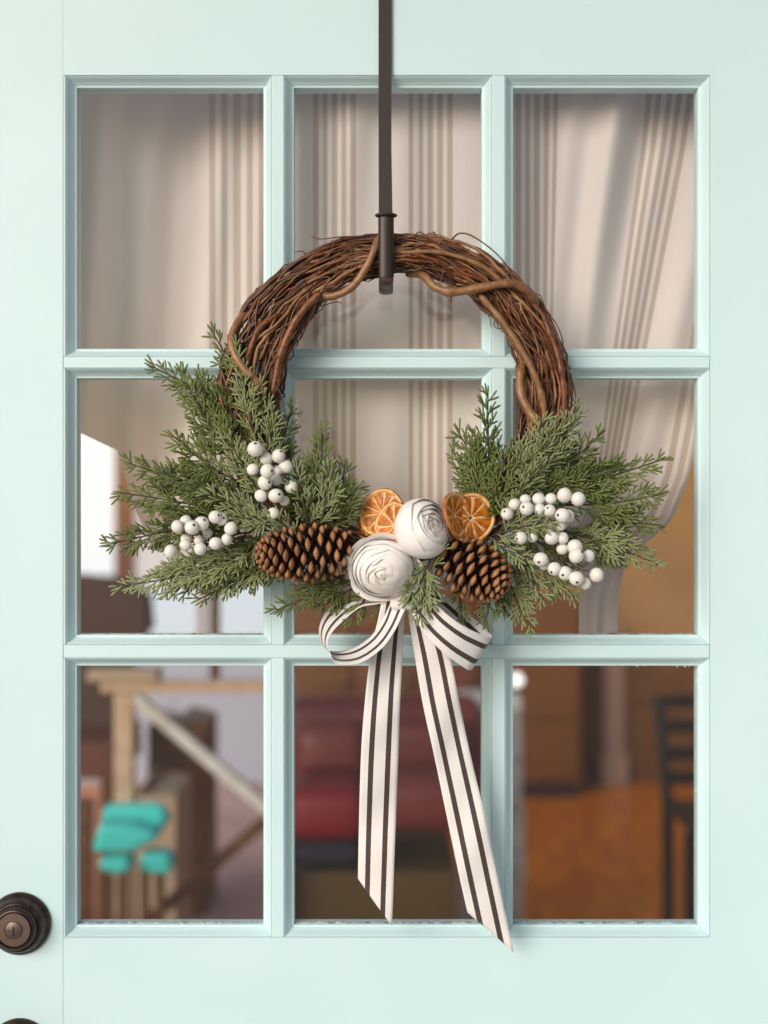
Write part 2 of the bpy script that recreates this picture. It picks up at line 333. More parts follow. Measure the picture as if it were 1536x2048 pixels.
# unseen windows added beside and above the door to let sun into the room
ZC1 = 3.19
for x0, x1, zc, lb in ((-4.0, DX0-JW-0.004, 0.878, 'unseen clear window added on the lock side of the door to let sun in'), (DX1+JW+0.004, 4.0, 0.878, 'unseen clear window added on the hinge side of the door to let sun in'), (DX0-JW, DX1+JW, DTOP+JW+0.004, 'unseen clear transom added above the mint door to let sun in')):
    cl = thing('added_wall_window', ((x0+x1)/2, 0.02, zc), lb, 'window')
    box('sill', (x0, -0.02, zc), (x1, 0.06, zc+0.03), 'siding', cl, 0.003)
    box('mullion', (x0, -0.01, zc+0.032), (x0+0.05, 0.05, ZC1), 'siding', cl, 0.003); box('mullion', (x1-0.05, -0.01, zc+0.032), (x1, 0.05, ZC1), 'siding', cl, 0.003)
    box('pane', (x0+0.052, 0.015, zc+0.032), (x1-0.052, 0.019, ZC1), 'glass', cl)
fr_ = thing('door_frame', (0, 0, 0), 'white painted frame of posts and head around the mint door', 'door frame')
box('jamb', (DX0-JW, -0.03, 0), (DX0-0.004, 0.07, DTOP+JW), 'siding', fr_, 0.003)
box('jamb', (DX1+0.004, -0.03, 0), (DX1+JW, 0.07, DTOP+JW), 'siding', fr_, 0.003)
box('head', (DX0-0.002, -0.03, DTOP+0.006), (DX1+0.002, 0.07, DTOP+JW-0.002), 'siding', fr_, 0.003)
v, f = box_vf((-4.2, 0.06, -0.1), (4.2, 5.7, 0.004)); struct(obj('wood_floor', mesh('wood_floor', v, f, 'wood_floor', False)))
v, f = box_vf((-4.2, 5.7, 0), (4.2, 5.8, 4.2)); struct(obj('back_wall', mesh('back_wall', v, f, 'tan_wall', False)))
YB = 5.7

# ------------------------------------------------------------------ the door
XS = [(130, 543), (568, 984), (1010, 1420)]
YS = [(150, 713), (736, 1290), (1316, 1875)]
door = thing('door', (0, 0.02, 0.01), 'mint green painted door with nine glass panes and bronze lock', 'door')
TH = 0.044
def X(px): return (px-768)*S
def Z(py): return H0 + (1024-py)*S
g = 0.0003
BV = 0.0008
box('stile', (DX0, 0, 0.01), (X(126), TH, DTOP), 'door_paint', door, 0.0003)
box('stile', (X(1420), 0, 0.01), (DX1, TH, DTOP), 'door_paint', door)
box('rail', (X(126)+0.0001, 0.0, Z(150)), (X(1420), TH, DTOP), 'door_paint', door)
box('rail', (X(126)+g, 0.0, 0.01), (X(1420), TH, Z(1875)), 'door_paint', door)
for a, b2 in ((713, 736), (1290, 1316)):
    box('muntin', (X(126)+g, 0.0001, Z(b2)), (X(1420)-g, TH-0.001, Z(a)), 'door_paint', door, BV)
box('side_fillet', (X(126)+g, 0.0004, Z(713)+g), (X(130), TH-0.002, Z(150)-g), 'door_paint', door)
box('side_fillet', (X(126)+g, 0.0004, Z(1290)+g), (X(130), TH-0.002, Z(736)-g), 'door_paint', door)
box('side_fillet', (X(126)+g, 0.0004, Z(1875)+g), (X(130), TH-0.002, Z(1316)-g), 'door_paint', door)
for (a, b2) in ((543, 568), (984, 1010)):
    for (c, d2) in YS:
        box('muntin', (X(a), 0.0, Z(d2)+0.0001), (X(b2), TH-0.002, Z(c)-0.0001), 'door_paint', door, BV)
# beads: (inset, depth) profile, four mitred strips round every pane
PROF = [(0.00025, 0.030), (0.00025, 0.0012), (0.0006, 0.0008), (0.0014, 0.0016), (0.0030, 0.0046), (0.0048, 0.0078), (0.0062, 0.0096), (0.0068, 0.0100), (0.0070, 0.0114), (0.0094, 0.0120), (0.0097, 0.0126), (0.0098, 0.0175), (0.0098, 0.030)]
def bead(x0, x1, z0, z1, side):
    V = []; mg = 0.00018
    for s, dp in PROF:
        if side == 'b': V += [(x0+s+mg, dp, z0+s), (x1-s-mg, dp, z0+s)]
        if side == 't': V += [(x1-s-mg, dp, z1-s), (x0+s+mg, dp, z1-s)]
        if side == 'l': V += [(x0+s, dp, z1-s-mg), (x0+s, dp, z0+s+mg)]
        if side == 'r': V += [(x1-s, dp, z0+s+mg), (x1-s, dp, z1-s-mg)]
    F = [(2*i, 2*i+1, 2*i+3, 2*i+2) for i in range(len(PROF)-1)]
    n = len(PROF); F.append(tuple(2*i for i in range(n))); F.append(tuple(2*i+1 for i in range(n-1, -1, -1)))
    o = obj('glazing_bead', mesh('glazing_bead', V, F, 'door_paint', True), door); sharp_by_angle(o, 40)
for (xa, xb) in XS:
    for (ya, yb) in YS:
        x0, x1, z0, z1 = X(xa), X(xb), Z(yb), Z(ya)
        for s in 'btlr': bead(x0, x1, z0, z1, s)
        box('pane', (x0+0.006, 0.0176, z0+0.006), (x1-0.006, 0.0206, z1-0.006), 'glass', door)
mat('grimy_putty', (0.35, 0.30, 0.25), 0.9); add_noise_color(M_['grimy_putty'], (0.07, 0.05, 0.04), (0.55, 0.55, 0.50), scale=160, detail=4)
for (xa, xb) in XS:
    for yb in (1290, 1875):
        n_ = 60; xs_ = np.linspace(X(xa)+0.0105, X(xb)-0.0105, n_); jj = np.abs(smooth_noise(n_, 0.0005, 1)); hb = 0.6 if yb == 1290 else 1.0
        V, F = tube_vf([(x_, 0.0168, Z(yb)+0.0098+jj[i_]*0.7*hb) for i_, x_ in enumerate(xs_)], np.clip((0.0004+jj)*hb, 0.0003, 0.0016), 6)
        obj('putty_line', mesh('putty_line', V, F, 'grimy_putty'), door)
for i in range(26):
    if i < 14: cx_, cz_ = X(1420)-0.0100-random.uniform(0, 0.0016), random.choice([Z(random.uniform(1345, 1385)), Z(random.uniform(1550, 1590)), Z(random.uniform(1335, 1860))])
    else: cx_, cz_ = X(random.uniform(1150, 1405)), Z(1316)-0.0100-random.uniform(0, 0.0007)
    pts_ = [(cx_+random.uniform(-1, 1)*0.0013, 0.0166+random.uniform(-0.0006, 0), cz_+random.uniform(-1, 1)*0.0016) for _ in range(5)]; c_ = np.mean(pts_, axis=0); V = [tuple(c_+np.array([0, -0.0006, 0]))]+sorted(pts_, key=lambda q: math.atan2(q[2]-c_[2], q[0]-c_[0]))+[tuple(c_+np.array([0, 0.0006, 0]))]
    F = [(0, 1+k, 1+(k+1) % 5) for k in range(5)]+[(6, 1+(k+1) % 5, 1+k) for k in range(5)]
    obj('paint_flake', mesh('paint_flake', V, F, 'door_paint', False), door)
# deadbolt: rose (part) with rim, cylinder face and key plug
bc = Vector((X(40), 0, Z(1846)))
prof = [(0.033, 0.0), (0.033, 0.003), (0.0322, 0.0048), (0.030, 0.0060), (0.0285, 0.0085), (0.0275, 0.0125), (0.0262, 0.0150), (0.0240, 0.0162), (0.0232, 0.0158), (0.0226, 0.0175), (0.0218, 0.0215), (0.0205, 0.0232), (0.0192, 0.0236), (0.0184, 0.0226), (0.0182, 0.020)]
v, f = lathe_vf(prof, 64); db = obj('deadbolt', mesh('deadbolt', v, f, 'bronze'), door, Matrix.Translation(bc)); sharp_by_angle(db, 50)
prof = [(0.0176, 0.018), (0.0176, 0.0228), (0.0170, 0.0234), (0.0096, 0.0236), (0.0095, 0.0222), (0.0090, 0.0222)]
v, f = lathe_vf(prof, 64); o = obj('lock_face', mesh('lock_face', v, f, 'bronze_face'), db, Matrix.Translation(bc)); sharp_by_angle(o, 40)
prof = [(0.0088, 0.0215), (0.0088, 0.0238), (0.0084, 0.0241)]
v, f = lathe_vf(prof, 40); o = obj('key_plug', mesh('key_plug', v, f, 'bronze_face'), db, Matrix.Translation(bc)); sharp_by_angle(o, 40)
v, f = box_vf((-0.0007, -0.0246, -0.0062), (0.0007, -0.0239, 0.0042)); v2, f2 = box_vf((-0.0017, -0.0245, -0.0020), (0.0003, -0.0238, -0.0004)); v3, f3 = box_vf((-0.0055, -0.0244, -0.0012), (-0.0042, -0.0238, 0.0)); v4, f4 = box_vf((-0.0002, -0.0243, -0.0052), (0.0016, -0.0237, -0.0040))
V = v+v2+v3+v4; F = f+[tuple(i+8 for i in q) for q in f2]+[tuple(i+16 for i in q) for q in f3]+[tuple(i+24 for i in q) for q in f4]
obj('keyway', mesh('keyway', V, F, 'keyhole', False), db, Matrix.Translation(bc))
kc = Vector((X(40), 0, Z(2098)))
prof = [(0.033, 0.0), (0.033, 0.003), (0.0315, 0.0055), (0.027, 0.009), (0.018, 0.012), (0.0125, 0.016), (0.0115, 0.030), (0.016, 0.036), (0.025, 0.042), (0.0275, 0.050), (0.026, 0.058), (0.020, 0.064), (0.010, 0.0665), (0.002, 0.067)]
v, f = lathe_vf(prof, 64); kn = obj('door_knob', mesh('door_knob', v, f, 'bronze'), door, Matrix.Translation(kc)); sharp_by_angle(kn, 60)

# ------------------------------------------------------------------ hanger
HX = X(770)
hanger = thing('wreath_hanger', (HX, -0.003, DTOP), 'dark bronze metal strap hanger hooked over the door top, holding the twig wreath', 'hanger')
hy = -0.0032
pts = [(HX, TH+0.004, DTOP-0.05), (HX, TH+0.004, DTOP+0.0025), (HX, hy, DTOP+0.0025), (HX, hy, Z(300)), (HX+0.0008, hy-0.001, Z(450)), (HX+0.001, hy-0.002, Z(540))]
def strip(path, wd, th, mat_, name, parent, bev=0.0004):
    V = []; F = []
    path = [Vector(p) for p in path]; n = len(path)
    for i, p in enumerate(path):
        t = (path[min(i+1, n-1)] - path[max(i-1, 0)]).normalized(); nn = Vector((1, 0, 0)).cross(t).normalized()
        wi = wd[i] if isinstance(wd, (list, tuple)) else wd
        for a, b2 in ((-1, -1), (1, -1), (1, 1), (-1, 1)):
            V.append(p + Vector((a*wi/2, 0, 0)) + nn*b2*th/2)
    for i in range(n-1):
        for j in range(4): F.append((i*4+j, i*4+(j+1) % 4, (i+1)*4+(j+1) % 4, (i+1)*4+j))
    F.append((3, 2, 1, 0)); F.append(tuple((n-1)*4+j for j in range(4)))
    return obj(name, mesh(name, V, F, mat_, False), parent)
strip(pts, [0.0136]*4+[0.0146, 0.015], 0.0018, 'hanger_metal', 'strap', hanger)
# J hook swept with a flattened round section
def sweep_ell(path, a, b2, mat_, name, parent, sides=20):
    path = [Vector(p) for p in path]; n = len(path); V = []; F = []
    for i, p in enumerate(path):
        t = (path[min(i+1, n-1)] - path[max(i-1, 0)]).normalized(); nn = Vector((1, 0, 0)).cross(t).normalized()
        ai = a[i] if isinstance(a, list) else a; bi = b2[i] if isinstance(b2, list) else b2
        for j in range(sides):
            q = 2*math.pi*j/sides; V.append(p + Vector((ai*math.cos(q), 0, 0)) + nn*bi*math.sin(q))
    for i in range(n-1):
        for j in range(sides): F.append((i*sides+j, i*sides+(j+1) % sides, (i+1)*sides+(j+1) % sides, (i+1)*sides+j))
    F.append(tuple(range(sides-1, -1, -1))); F.append(tuple((n-1)*sides+j for j in range(sides)))
    return obj(name, mesh(name, V, F, mat_), parent)
yf = -0.068; zb = P(0, 553, yf).z
hp = []
for i in range(25):
    a = math.pi*i/24
    yc = (hy-0.004+yf)/2; ry = abs(yf-(hy-0.004))/2
    hp.append((HX+0.001, yc + ry*math.cos(a), zb - 0.0095*math.sin(a)))
hp = [(HX+0.001, hy-0.004, Z(500))] + hp + [(HX+0.001, yf, P(0, 500, yf).z)]
sweep_ell(hp, 0.0074, 0.0028, 'hanger_tip', 'hook', hanger)
zt = P(0, 431, yf).z
o = sweep_ell([(HX+0.001, yf, zb-0.001), (HX+0.001, yf, zb+0.01), (HX+0.001, yf, zt)], 0.0079, 0.0044, 'hanger_metal', 'sleeve', hanger); sharp_by_angle(o, 50)
fl = []
for i in range(9):
    q = math.pi*i/8; fl.append((HX+0.001, yf, zt - 0.002 + 0.004*i/8))
sweep_ell(fl, [0.0080+0.0034*math.sin(math.pi*i/8)**0.6 for i in range(9)], [0.0045+0.003*math.sin(math.pi*i/8)**0.6 for i in range(9)], 'hanger_metal', 'flange', hanger, 28)

# ------------------------------------------------------------------ wreath
CX, CY, RR = 805, 800, 292
YC = -0.037
wreath = thing('wreath', P(CX, CY+RR, YC), 'brown grapevine wreath with cedar sprigs, cones, white roses, orange slices and striped bow', 'wreath')
def ringpt(a, rad, phi, rho):
    """a: angle clockwise from top; cross-section polar (rho, phi), rho 0..1"""
    lf = max(0.0, -math.sin(a))**1.3; h = 37 + 15*abs(math.sin(a))**1.2 + 13*lf
    r = rad + 14*lf + rho*h*math.cos(phi); y = YC + rho*0.0215*math.sin(phi)
    return P(CX + r*math.sin(a), CY - r*math.cos(a), y)
def vine(path, rad, mat_, knots=True, sides=8, name='vine'):
    path = np.asarray([tuple(p) for p in path], float); n = len(path)
    rr = rad*(1 + smooth_noise(n, 0.07, 2))
    rr[0] *= 0.75; rr[-1] *= 0.6
    if knots:
        for _ in range(max(1, n//14)):
            i = random.randrange(2, n-2); rr[i] *= 1.32; rr[i-1] *= 1.1; rr[i+1] *= 1.1
    V, F = tube_vf(path, rr, sides)
    return obj(name, mesh(name, V, F, mat_), wreath)
def ring_vine(rad, rho0, phi0, a0, span, mat_, wob=1.0, twist=None, n=None):
    n = n or max(16, int(abs(span)/0.055)); tw = twist if twist is not None else (random.uniform(-0.75, 0.75) if random.random() < 0.65 else random.uniform(-1.9, 1.9))
    rj = smooth_noise(n, 0.10*wob, 5); pj = smooth_noise(n, 0.14*wob, 6); kj = smooth_noise(n, 2.4*wob, 1)
    pts = []
    for i in range(n):
        t = i/(n-1); a = a0 + span*t
        rho = min(1.08, max(0.0, rho0 + rj[i]))
        p = ringpt(a, RR + kj[i]*0.5, phi0 + tw*span*t + pj[i], rho)
        pts.append(p)
    return vine(pts, rad, mat_, sides=8 if rad > 0.0012 else 6)
for i in range(120):
    rad = random.choice([0.0007, 0.0009, 0.0011, 0.0013, 0.0014, 0.0016, 0.0019, 0.0023])
    rho = math.sqrt(random.random())*0.98; phi = random.uniform(0, 2*math.pi)
    a0 = random.uniform(-2.2, 0.9); sp = random.uniform(1.3, 3.4)
    ring_vine(rad, rho, phi, a0, sp, random.choice(['vine_a', 'vine_a', 'vine_b', 'vine_c']))
for i in range(46):        # front face, so that the bundle reads as many stems
    rad = random.choice([0.0007, 0.0009, 0.0011, 0.0014, 0.0019]); phi = -math.pi/2 + random.uniform(-1.25, 1.25)
    ring_vine(rad, random.uniform(0.8, 1.0), phi, random.uniform(-2.0, 0.6), random.uniform(0.9, 2.2), random.choice(['vine_a', 'vine_c', 'vine_b']), twist=random.uniform(-0.5, 0.5))
for i in range(16):        # underside of the ring, behind the greenery
    ring_vine(random.choice([0.0016, 0.002, 0.0026]), math.sqrt(random.random())*0.8, random.uniform(0, 6.28), random.uniform(1.3, 2.4), random.uniform(1.5, 2.6), random.choice(['vine_a', 'vine_b']))
for i in range(70):        # thin twigs
    ring_vine(random.uniform(0.0005, 0.0009), math.sqrt(random.random())*1.06, random.uniform(-math.pi-0.6, 0.6), random.uniform(-1.9, 1.4), random.uniform(0.25, 1.1), 'vine_thin', wob=1.5, n=18)
def pv(ctrl, rad, mat_='vine_c', n=36):
    pts = spline([tuple(P(*c)) for c in ctrl], n); return vine(pts, rad, mat_)
# the thick vines that bind the bundle
pv([(775, 440+30, -0.040), (757, 482, -0.063), (735, 530, -0.066), (705, 573, -0.062), (668, 592, -0.056), (630, 597, -0.050), (585, 640, -0.046), (556, 690, -0.044), (545, 742, -0.044), (538, 800, -0.045)], 0.0042)
pv([(815, 548, -0.030), (845, 550, -0.046), (870, 574, -0.058), (905, 584, -0.064), (960, 576, -0.066), (1015, 567, -0.066), (1050, 578, -0.060), (1068, 603, -0.046), (1072, 630, -0.02)], 0.0043)
pv([(505, 622, -0.03), (480, 640, -0.050), (463, 672, -0.060), (468, 706, -0.066), (488, 738, -0.068), (510, 758, -0.066), (530, 790, -0.06)], 0.0040)
pv([(1047, 715, -0.045), (1040, 752, -0.058), (1043, 790, -0.064), (1060, 825, -0.068), (1088, 858, -0.070), (1110, 890, -0.066)], 0.0046)
pv([(640, 585, -0.06), (600, 628, -0.062), (572, 680, -0.060), (556, 730, -0.058), (545, 790, -0.058)], 0.0036, 'vine_a')
pv([(560, 625, -0.055), (520, 655, -0.060), (500, 700, -0.060), (492, 745, -0.058), (490, 800, -0.055)], 0.0028, 'vine_a')
pv([(1090, 640, -0.060), (1118, 720, -0.062), (1128, 790, -0.060), (1126, 860, -0.058)], 0.0030, 'vine_a')
pv([(960, 590, -0.060), (1010, 650, -0.064), (1060, 730, -0.066), (1085, 800, -0.064), (1090, 870, -0.06)], 0.0034, 'vine_c')
pv([(800, 505, -0.06), (880, 505, -0.064), (960, 530, -0.065), (1010, 570, -0.062)], 0.0022, 'vine_c')
# loose tendrils
def tendril(ctrl, rad=0.0007, n=28):
    pts = spline([tuple(P(*c)) for c in ctrl], n); V, F = tube_vf(pts, np.linspace(rad, rad*0.6, n), 6)
    obj('tendril', mesh('tendril', V, F, 'vine_thin'), wreath)
tendril([(720, 473, -0.05), (680, 474, -0.055), (640, 478, -0.055), (622, 472, -0.055)], 0.0008)
tendril([(620, 515, -0.04), (605, 503, -0.045), (590, 504, -0.045)], 0.0008)
tendril([(904, 478, -0.05), (918, 467, -0.055), (940, 470, -0.058), (975, 492, -0.058), (1005, 520, -0.058), (1030, 555, -0.05)], 0.0010)
tendril([(830, 470, -0.05), (838, 464, -0.055), (848, 468, -0.055), (852, 475, -0.055), (858, 466, -0.055), (868, 470, -0.05)], 0.0007)
tendril([(866, 464, -0.05), (875, 472, -0.052)], 0.0012, 8)
tendril([(900, 585, -0.055), (902, 594, -0.056), (902, 606, -0.056)], 0.0011, 8)
tendril([(975, 625, -0.05), (980, 640, -0.055), (982, 655, -0.055)], 0.0006)
tendril([(990, 640, -0.05), (988, 652, -0.056), (998, 658, -0.056), (1003, 655, -0.05)], 0.0006)
tendril([(1045, 722, -0.05), (1033, 730, -0.056), (1032, 748, -0.056), (1038, 760, -0.05)], 0.0009)
tendril([(1140, 745, -0.04), (1148, 775, -0.045), (1152, 800, -0.045), (1147, 815, -0.045), (1150, 850, -0.04)], 0.0008)
tendril([(600, 610, -0.045), (640, 612, -0.05), (670, 604, -0.05), (684, 606, -0.05)], 0.0008)
tendril([(590, 690, -0.045), (588, 675, -0.045), (586, 705, -0.045)], 0.0007, 10)
tendril([(548, 770, -0.06), (560, 785, -0.06), (568, 820, -0.06), (565, 870, -0.06), (560, 900, -0.05)], 0.0006)
tendril([(545, 770, -0.06), (553, 760, -0.062), (558, 768, -0.062), (550, 775, -0.06), (545, 766, -0.06)], 0.0006)
for i in range(34):
    a = random.uniform(-1.25, 1.45); phi = random.uniform(-2.4, -0.7); p0 = ringpt(a, RR, phi, 1.0)
    d = Vector((random.uniform(-1, 1), -0.35, random.uniform(-1, 1))).normalized()*random.uniform(0.008, 0.02); e = Vector((random.uniform(-1, 1), 0.2, random.uniform(-1, 1)))*0.008
    pts = spline([p0, p0+d*0.5+e*0.3, p0+d+e, p0+d*0.8+e*2], 14); V, F = tube_vf(pts, np.linspace(0.0006, 0.0003, 14), 5)
    obj('tendril', mesh('tendril', V, F, 'vine_thin'), wreath)

# ------------------------------------------------------------------ cedar sprigs
_ang5 = np.linspace(0, 2*np.pi, 5, endpoint=False); _c5, _s5 = np.cos(_ang5), np.sin(_ang5)
class Leafer:
    def __init__(s): s.V = []; s.F = []; s.A = []; s.n = 0; s.mi = []
    def needle(s, p, d, L, r, bend, t0, t1):
        d = d/np.linalg.norm(d); a = np.cross(d, [0.31, 0.7, 0.55]); a /= np.linalg.norm(a); b = np.cross(d, a)
        for k, (u, q) in enumerate(((0, 0.75), (0.45, 1.0), (0.86, 0.85), (1.0, 0.34))):
            c = p + d*L*u + bend*u*u
            s.V.append(c + r*q*(_c5[:, None]*a + _s5[:, None]*b)); s.A += [t0+(t1-t0)*u]*5
        for k in range(3):
            for j in range(5):
                j2 = (j+1) % 5; s.F.append((s.n+k*5+j, s.n+k*5+j2, s.n+(k+1)*5+j2, s.n+(k+1)*5+j)); s.mi.append(0)
        s.F.append(tuple(s.n+15+j for j in range(5))); s.mi.append(0)
        s.n += 20
    def tube(s, pts, rad, t, mi=0):
        V, F = tube_vf(pts, rad, 5); s.V.append(V); s.F += [tuple(i+s.n for i in f) for f in F]; s.mi += [mi]*len(F); s.A += [t]*len(V); s.n += len(V)
def rnd(a, b): return random.uniform(a, b)
def sprig(base, tip, frost=False, wmax=0.036, bend=0.10, dens=1.0, flat=0.5, stem=True):
    B = np.array(P(*base)); T = np.array(P(*tip)); ax = T-B; L = np.linalg.norm(ax)
    side = np.cross(ax/L, [0, -1, 0]); side /= np.linalg.norm(side)
    mid = (B+T)/2 + side*L*rnd(-bend, bend) + np.array([0, -1, 0])*L*rnd(0.0, 0.10)
    n = 26; st = [(1-t)**2*B + 2*t*(1-t)*mid + t*t*T for t in np.linspace(0, 1, n)]; st = np.array(st)
    lf = Leafer(); lf.tube(st, np.linspace(0.0013, 0.0008, n), 0.05, 1 if stem else 0)
    roll = rnd(-0.5, 0.5)
    sp = 0.0062/dens; m_ = int(L/sp); sgn = 1
    def branch(p, d, Lb, nrm, depth, t0):
        nn = max(4, int(Lb/0.002)); d = d/np.linalg.norm(d); bd = (ax/L)*Lb*0.22 + nrm*Lb*rnd(-0.12, 0.15)
        pts = np.array([p + d*Lb*u + bd*u*u for u in np.linspace(0, 1, nn)])
        lf.tube(pts, np.linspace(0.0010, 0.0008, nn), t0+0.1)
        dd = pts[-1]-pts[-2]; lf.needle(pts[-1], dd, rnd(0.005, 0.008), 0.00112, nrm*rnd(-0.001, 0.001), t0+0.3, 1.0)
        s2 = random.choice((-1, 1)); u = rnd(0.0030, 0.0045)
        while u < Lb*0.97:
            i = min(nn-2, int(u/Lb*(nn-1))); tg = pts[i+1]-pts[i]; tg /= np.linalg.norm(tg); sd = np.cross(tg, nrm); sd /= np.linalg.norm(sd)+1e-9
            an = rnd(0.38, 0.72); dr = tg*math.cos(an) + s2*sd*math.sin(an) + nrm*rnd(-0.4, 0.5)
            if depth < 2 and Lb > 0.016 and u < Lb*0.72 and random.random() < 0.55:
                branch(pts[i], dr, rnd(0.35, 0.6)*(Lb-u)+0.004, nrm, depth+1, t0+0.2)
            else:
                lf.needle(pts[i], dr, rnd(0.0070, 0.0125), rnd(0.00095, 0.00125), tg*rnd(0.0005, 0.002)+nrm*rnd(-0.001, 0.001), t0+0.15, 0.9)
            s2 = -s2; u += rnd(0.0022, 0.0034)/dens
    for k in range(m_):
        u = (k+0.6)/m_; i = min(n-2, int(u*(n-1))); tg = st[i+1]-st[i]; tg /= np.linalg.norm(tg)
        nr = np.array([0, -1, 0.0]); sd = np.cross(tg, nr); sd /= np.linalg.norm(sd); nr = np.cross(sd, tg); 
        rl = roll + rnd(-flat, flat); sd2 = sd*math.cos(rl)+nr*math.sin(rl); nr2 = nr*math.cos(rl)-sd*math.sin(rl)
        env = min(1.0, 0.55+1.6*u) * max(0.0, 1-u)**0.62
        Lb = max(0.007, min(wmax, 0.5*L)*env*rnd(0.7, 1.1)); an = rnd(0.55, 0.85)
        branch(st[i], tg*math.cos(an)+sgn*sd2*math.sin(an), Lb, nr2, 1, 0.1+0.3*u); sgn = -sgn
    lf.needle(st[-1], st[-1]-st[-2], 0.008, 0.001, np.zeros(3), 0.5, 1.0)
    V = np.vstack(lf.V)
    me = mesh('cedar_sprig', V, lf.F, ['cedar_frost' if frost else 'cedar', 'sprig_stem' if stem else ('cedar_frost' if frost else 'cedar')], True, attr={'tip': np.clip(lf.A, 0, 1)}, midx=lf.mi)
    return obj('cedar_sprig', me, wreath)
SP = [  # base, tip, frosted, width
 # left fan
 ((520, 900, -.050), (423, 662, -.050), 0, .036), ((500, 860, -.045), (302, 732, -.050), 0, .036), ((510, 880, -.060), (470, 690, -.068), 1, .026),
 ((540, 960, -.058), (512, 755, -.066), 1, .028), ((540, 980, -.050), (585, 815, -.050), 0, .026), ((480, 930, -.055), (372, 765, -.060), 0, .034),
 ((480, 990, -.055), (255, 925, -.055), 0, .036), ((470, 960, -.060), (345, 870, -.068), 0, .034),
 ((500, 1000, -.060), (320, 945, -.070), 0, .036), ((480, 1030, -.048), (240, 985, -.050), 0, .036), ((470, 1040, -.050), (213, 1090, -.052), 0, .036),
 ((500, 1050, -.060), (330, 1010, -.070), 0, .034), ((530, 1010, -.070), (452, 872, -.080), 1, .030), ((550, 1060, -.070), (415, 985, -.080), 1, .030),
 ((520, 1090, -.055), (232, 1172, -.058), 1, .034), ((500, 1110, -.050), (300, 1150, -.055), 1, .034), ((520, 1120, -.050), (330, 1185, -.058), 1, .032), ((540, 1130, -.050), (395, 1200, -.058), 0, .028),
 ((560, 1110, -.050), (455, 1175, -.055), 1, .026), ((560, 1090, -.045), (420, 1130, -.045), 0, .030), ((600, 1110, -.045), (500, 1170, -.050), 0, .026),
 ((540, 1060, -.055), (400, 1085, -.060), 0, .030), ((560, 1040, -.075), (440, 1030, -.075), 1, .026),
 ((520, 940, -.04), (430, 790, -.035), 0, .036), ((560, 960, -.04), (540, 830, -.04), 0, .030),
 ((540, 1040, -.04), (470, 960, -.04), 0, .034), ((600, 1060, -.04), (540, 960, -.035), 0, .032),
 # left of centre, up
 ((620, 1070, -.055), (642, 856, -.060), 0, .030), ((640, 1060, -.055), (718, 972, -.062), 0, .028), ((620, 1050, -.068), (590, 935, -.085), 1, .026), ((640, 1050, -.072), (655, 930, -.080), 1, .026),
 ((660, 1060, -.060), (706, 1010, -.066), 0, .022), ((610, 1050, -.050), (575, 900, -.050), 0, .028), ((600, 1080, -.075), (545, 1030, -.090), 1, .020), ((650, 1080, -.050), (690, 930, -.045), 0, .028), ((600, 1050, -.04), (620, 950, -.04), 0, .03),
 # under the left cone
 ((700, 1160, -.050), (553, 1222, -.060), 0, .026), ((720, 1170, -.050), (640, 1215, -.060), 0, .026), ((740, 1180, -.055), (705, 1240, -.068), 0, .022), ((690, 1150, -.045), (590, 1180, -.05), 0, .024), ((770, 1190, -.05), (760, 1235, -.06), 0, .016),
 # centre, below and beside the roses
 ((850, 1130, -.085), (838, 1238, -.100), 1, .026), ((860, 1120, -.085), (815, 1205, -.096), 1, .022), ((860, 1140, -.088), (880, 1085, -.098), 1, .020), ((850, 1150, -.08), (870, 1215, -.09), 1, .018), ((880, 1140, -.075), (865, 1095, -.08), 0, .02),
 # right fan
 ((985, 1010, -.055), (976, 786, -.060), 0, .032), ((980, 1010, -.055), (915, 862, -.060), 0, .030), ((1000, 1020, -.060), (935, 925, -.068), 0, .030), ((1030, 970, -.065), (1085, 840, -.078), 1, .030),
 ((1060, 960, -.068), (1158, 815, -.080), 1, .032), ((1060, 990, -.060), (1200, 870, -.068), 0, .034), ((1100, 990, -.055), (1328, 918, -.058), 0, .034), ((1080, 1000, -.060), (1240, 925, -.068), 0, .034),
 ((1120, 1010, -.055), (1325, 988, -.058), 0, .034), ((1180, 1050, -.055), (1318, 1050, -.055), 0, .030), ((1120, 1060, -.058), (1315, 1130, -.068), 1, .032), ((1150, 1080, -.06), (1250, 1115, -.066), 0, .03),
 ((1010, 1050, -.062), (1010, 910, -.075), 0, .032), ((1030, 1020, -.070), (1085, 930, -.085), 1, .030), ((1040, 1000, -.055), (1150, 930, -.06), 0, .034), ((960, 1050, -.06), (950, 950, -.07), 0, .028),
 ((990, 1070, -.080), (1120, 1040, -.100), 1, .024), ((1000, 1065, -.070), (1022, 1000, -.08), 1, .018), ((980, 1075, -.080), (1060, 1120, -.092), 1, .024), ((970, 1080, -.07), (1000, 1150, -.078), 0, .026),
 ((1060, 1110, -.060), (1150, 1195, -.068), 1, .030), ((1040, 1120, -.06), (1085, 1200, -.066), 1, .026), ((1010, 1130, -.055), (1062, 1255, -.062), 1, .026), ((980, 1160, -.060), (970, 1245, -.066), 0, .026), ((1000, 1150, -.055), (1010, 1225, -.06), 0, .026),
 ((920, 1170, -.06), (925, 1235, -.062), 0, .022), ((1100, 1060, -.05), (1190, 1090, -.05), 0, .03), ((1000, 990, -.04), (1040, 880, -.04), 0, .032), ((960, 1000, -.04), (950, 870, -.04), 0, .03),
 ((1040, 1060, -.045), (1150, 1150, -.045), 0, .03), ((1090, 960, -.04), (1190, 940, -.04), 0, .03), ((1010, 1090, -.04), (1060, 1170, -.04), 0, .03), ((960, 1030, -.05), (905, 900, -.05), 0, .024),
]
for b_, t_, fr_f, wm in SP: sprig(b_, t_, bool(fr_f), wm)

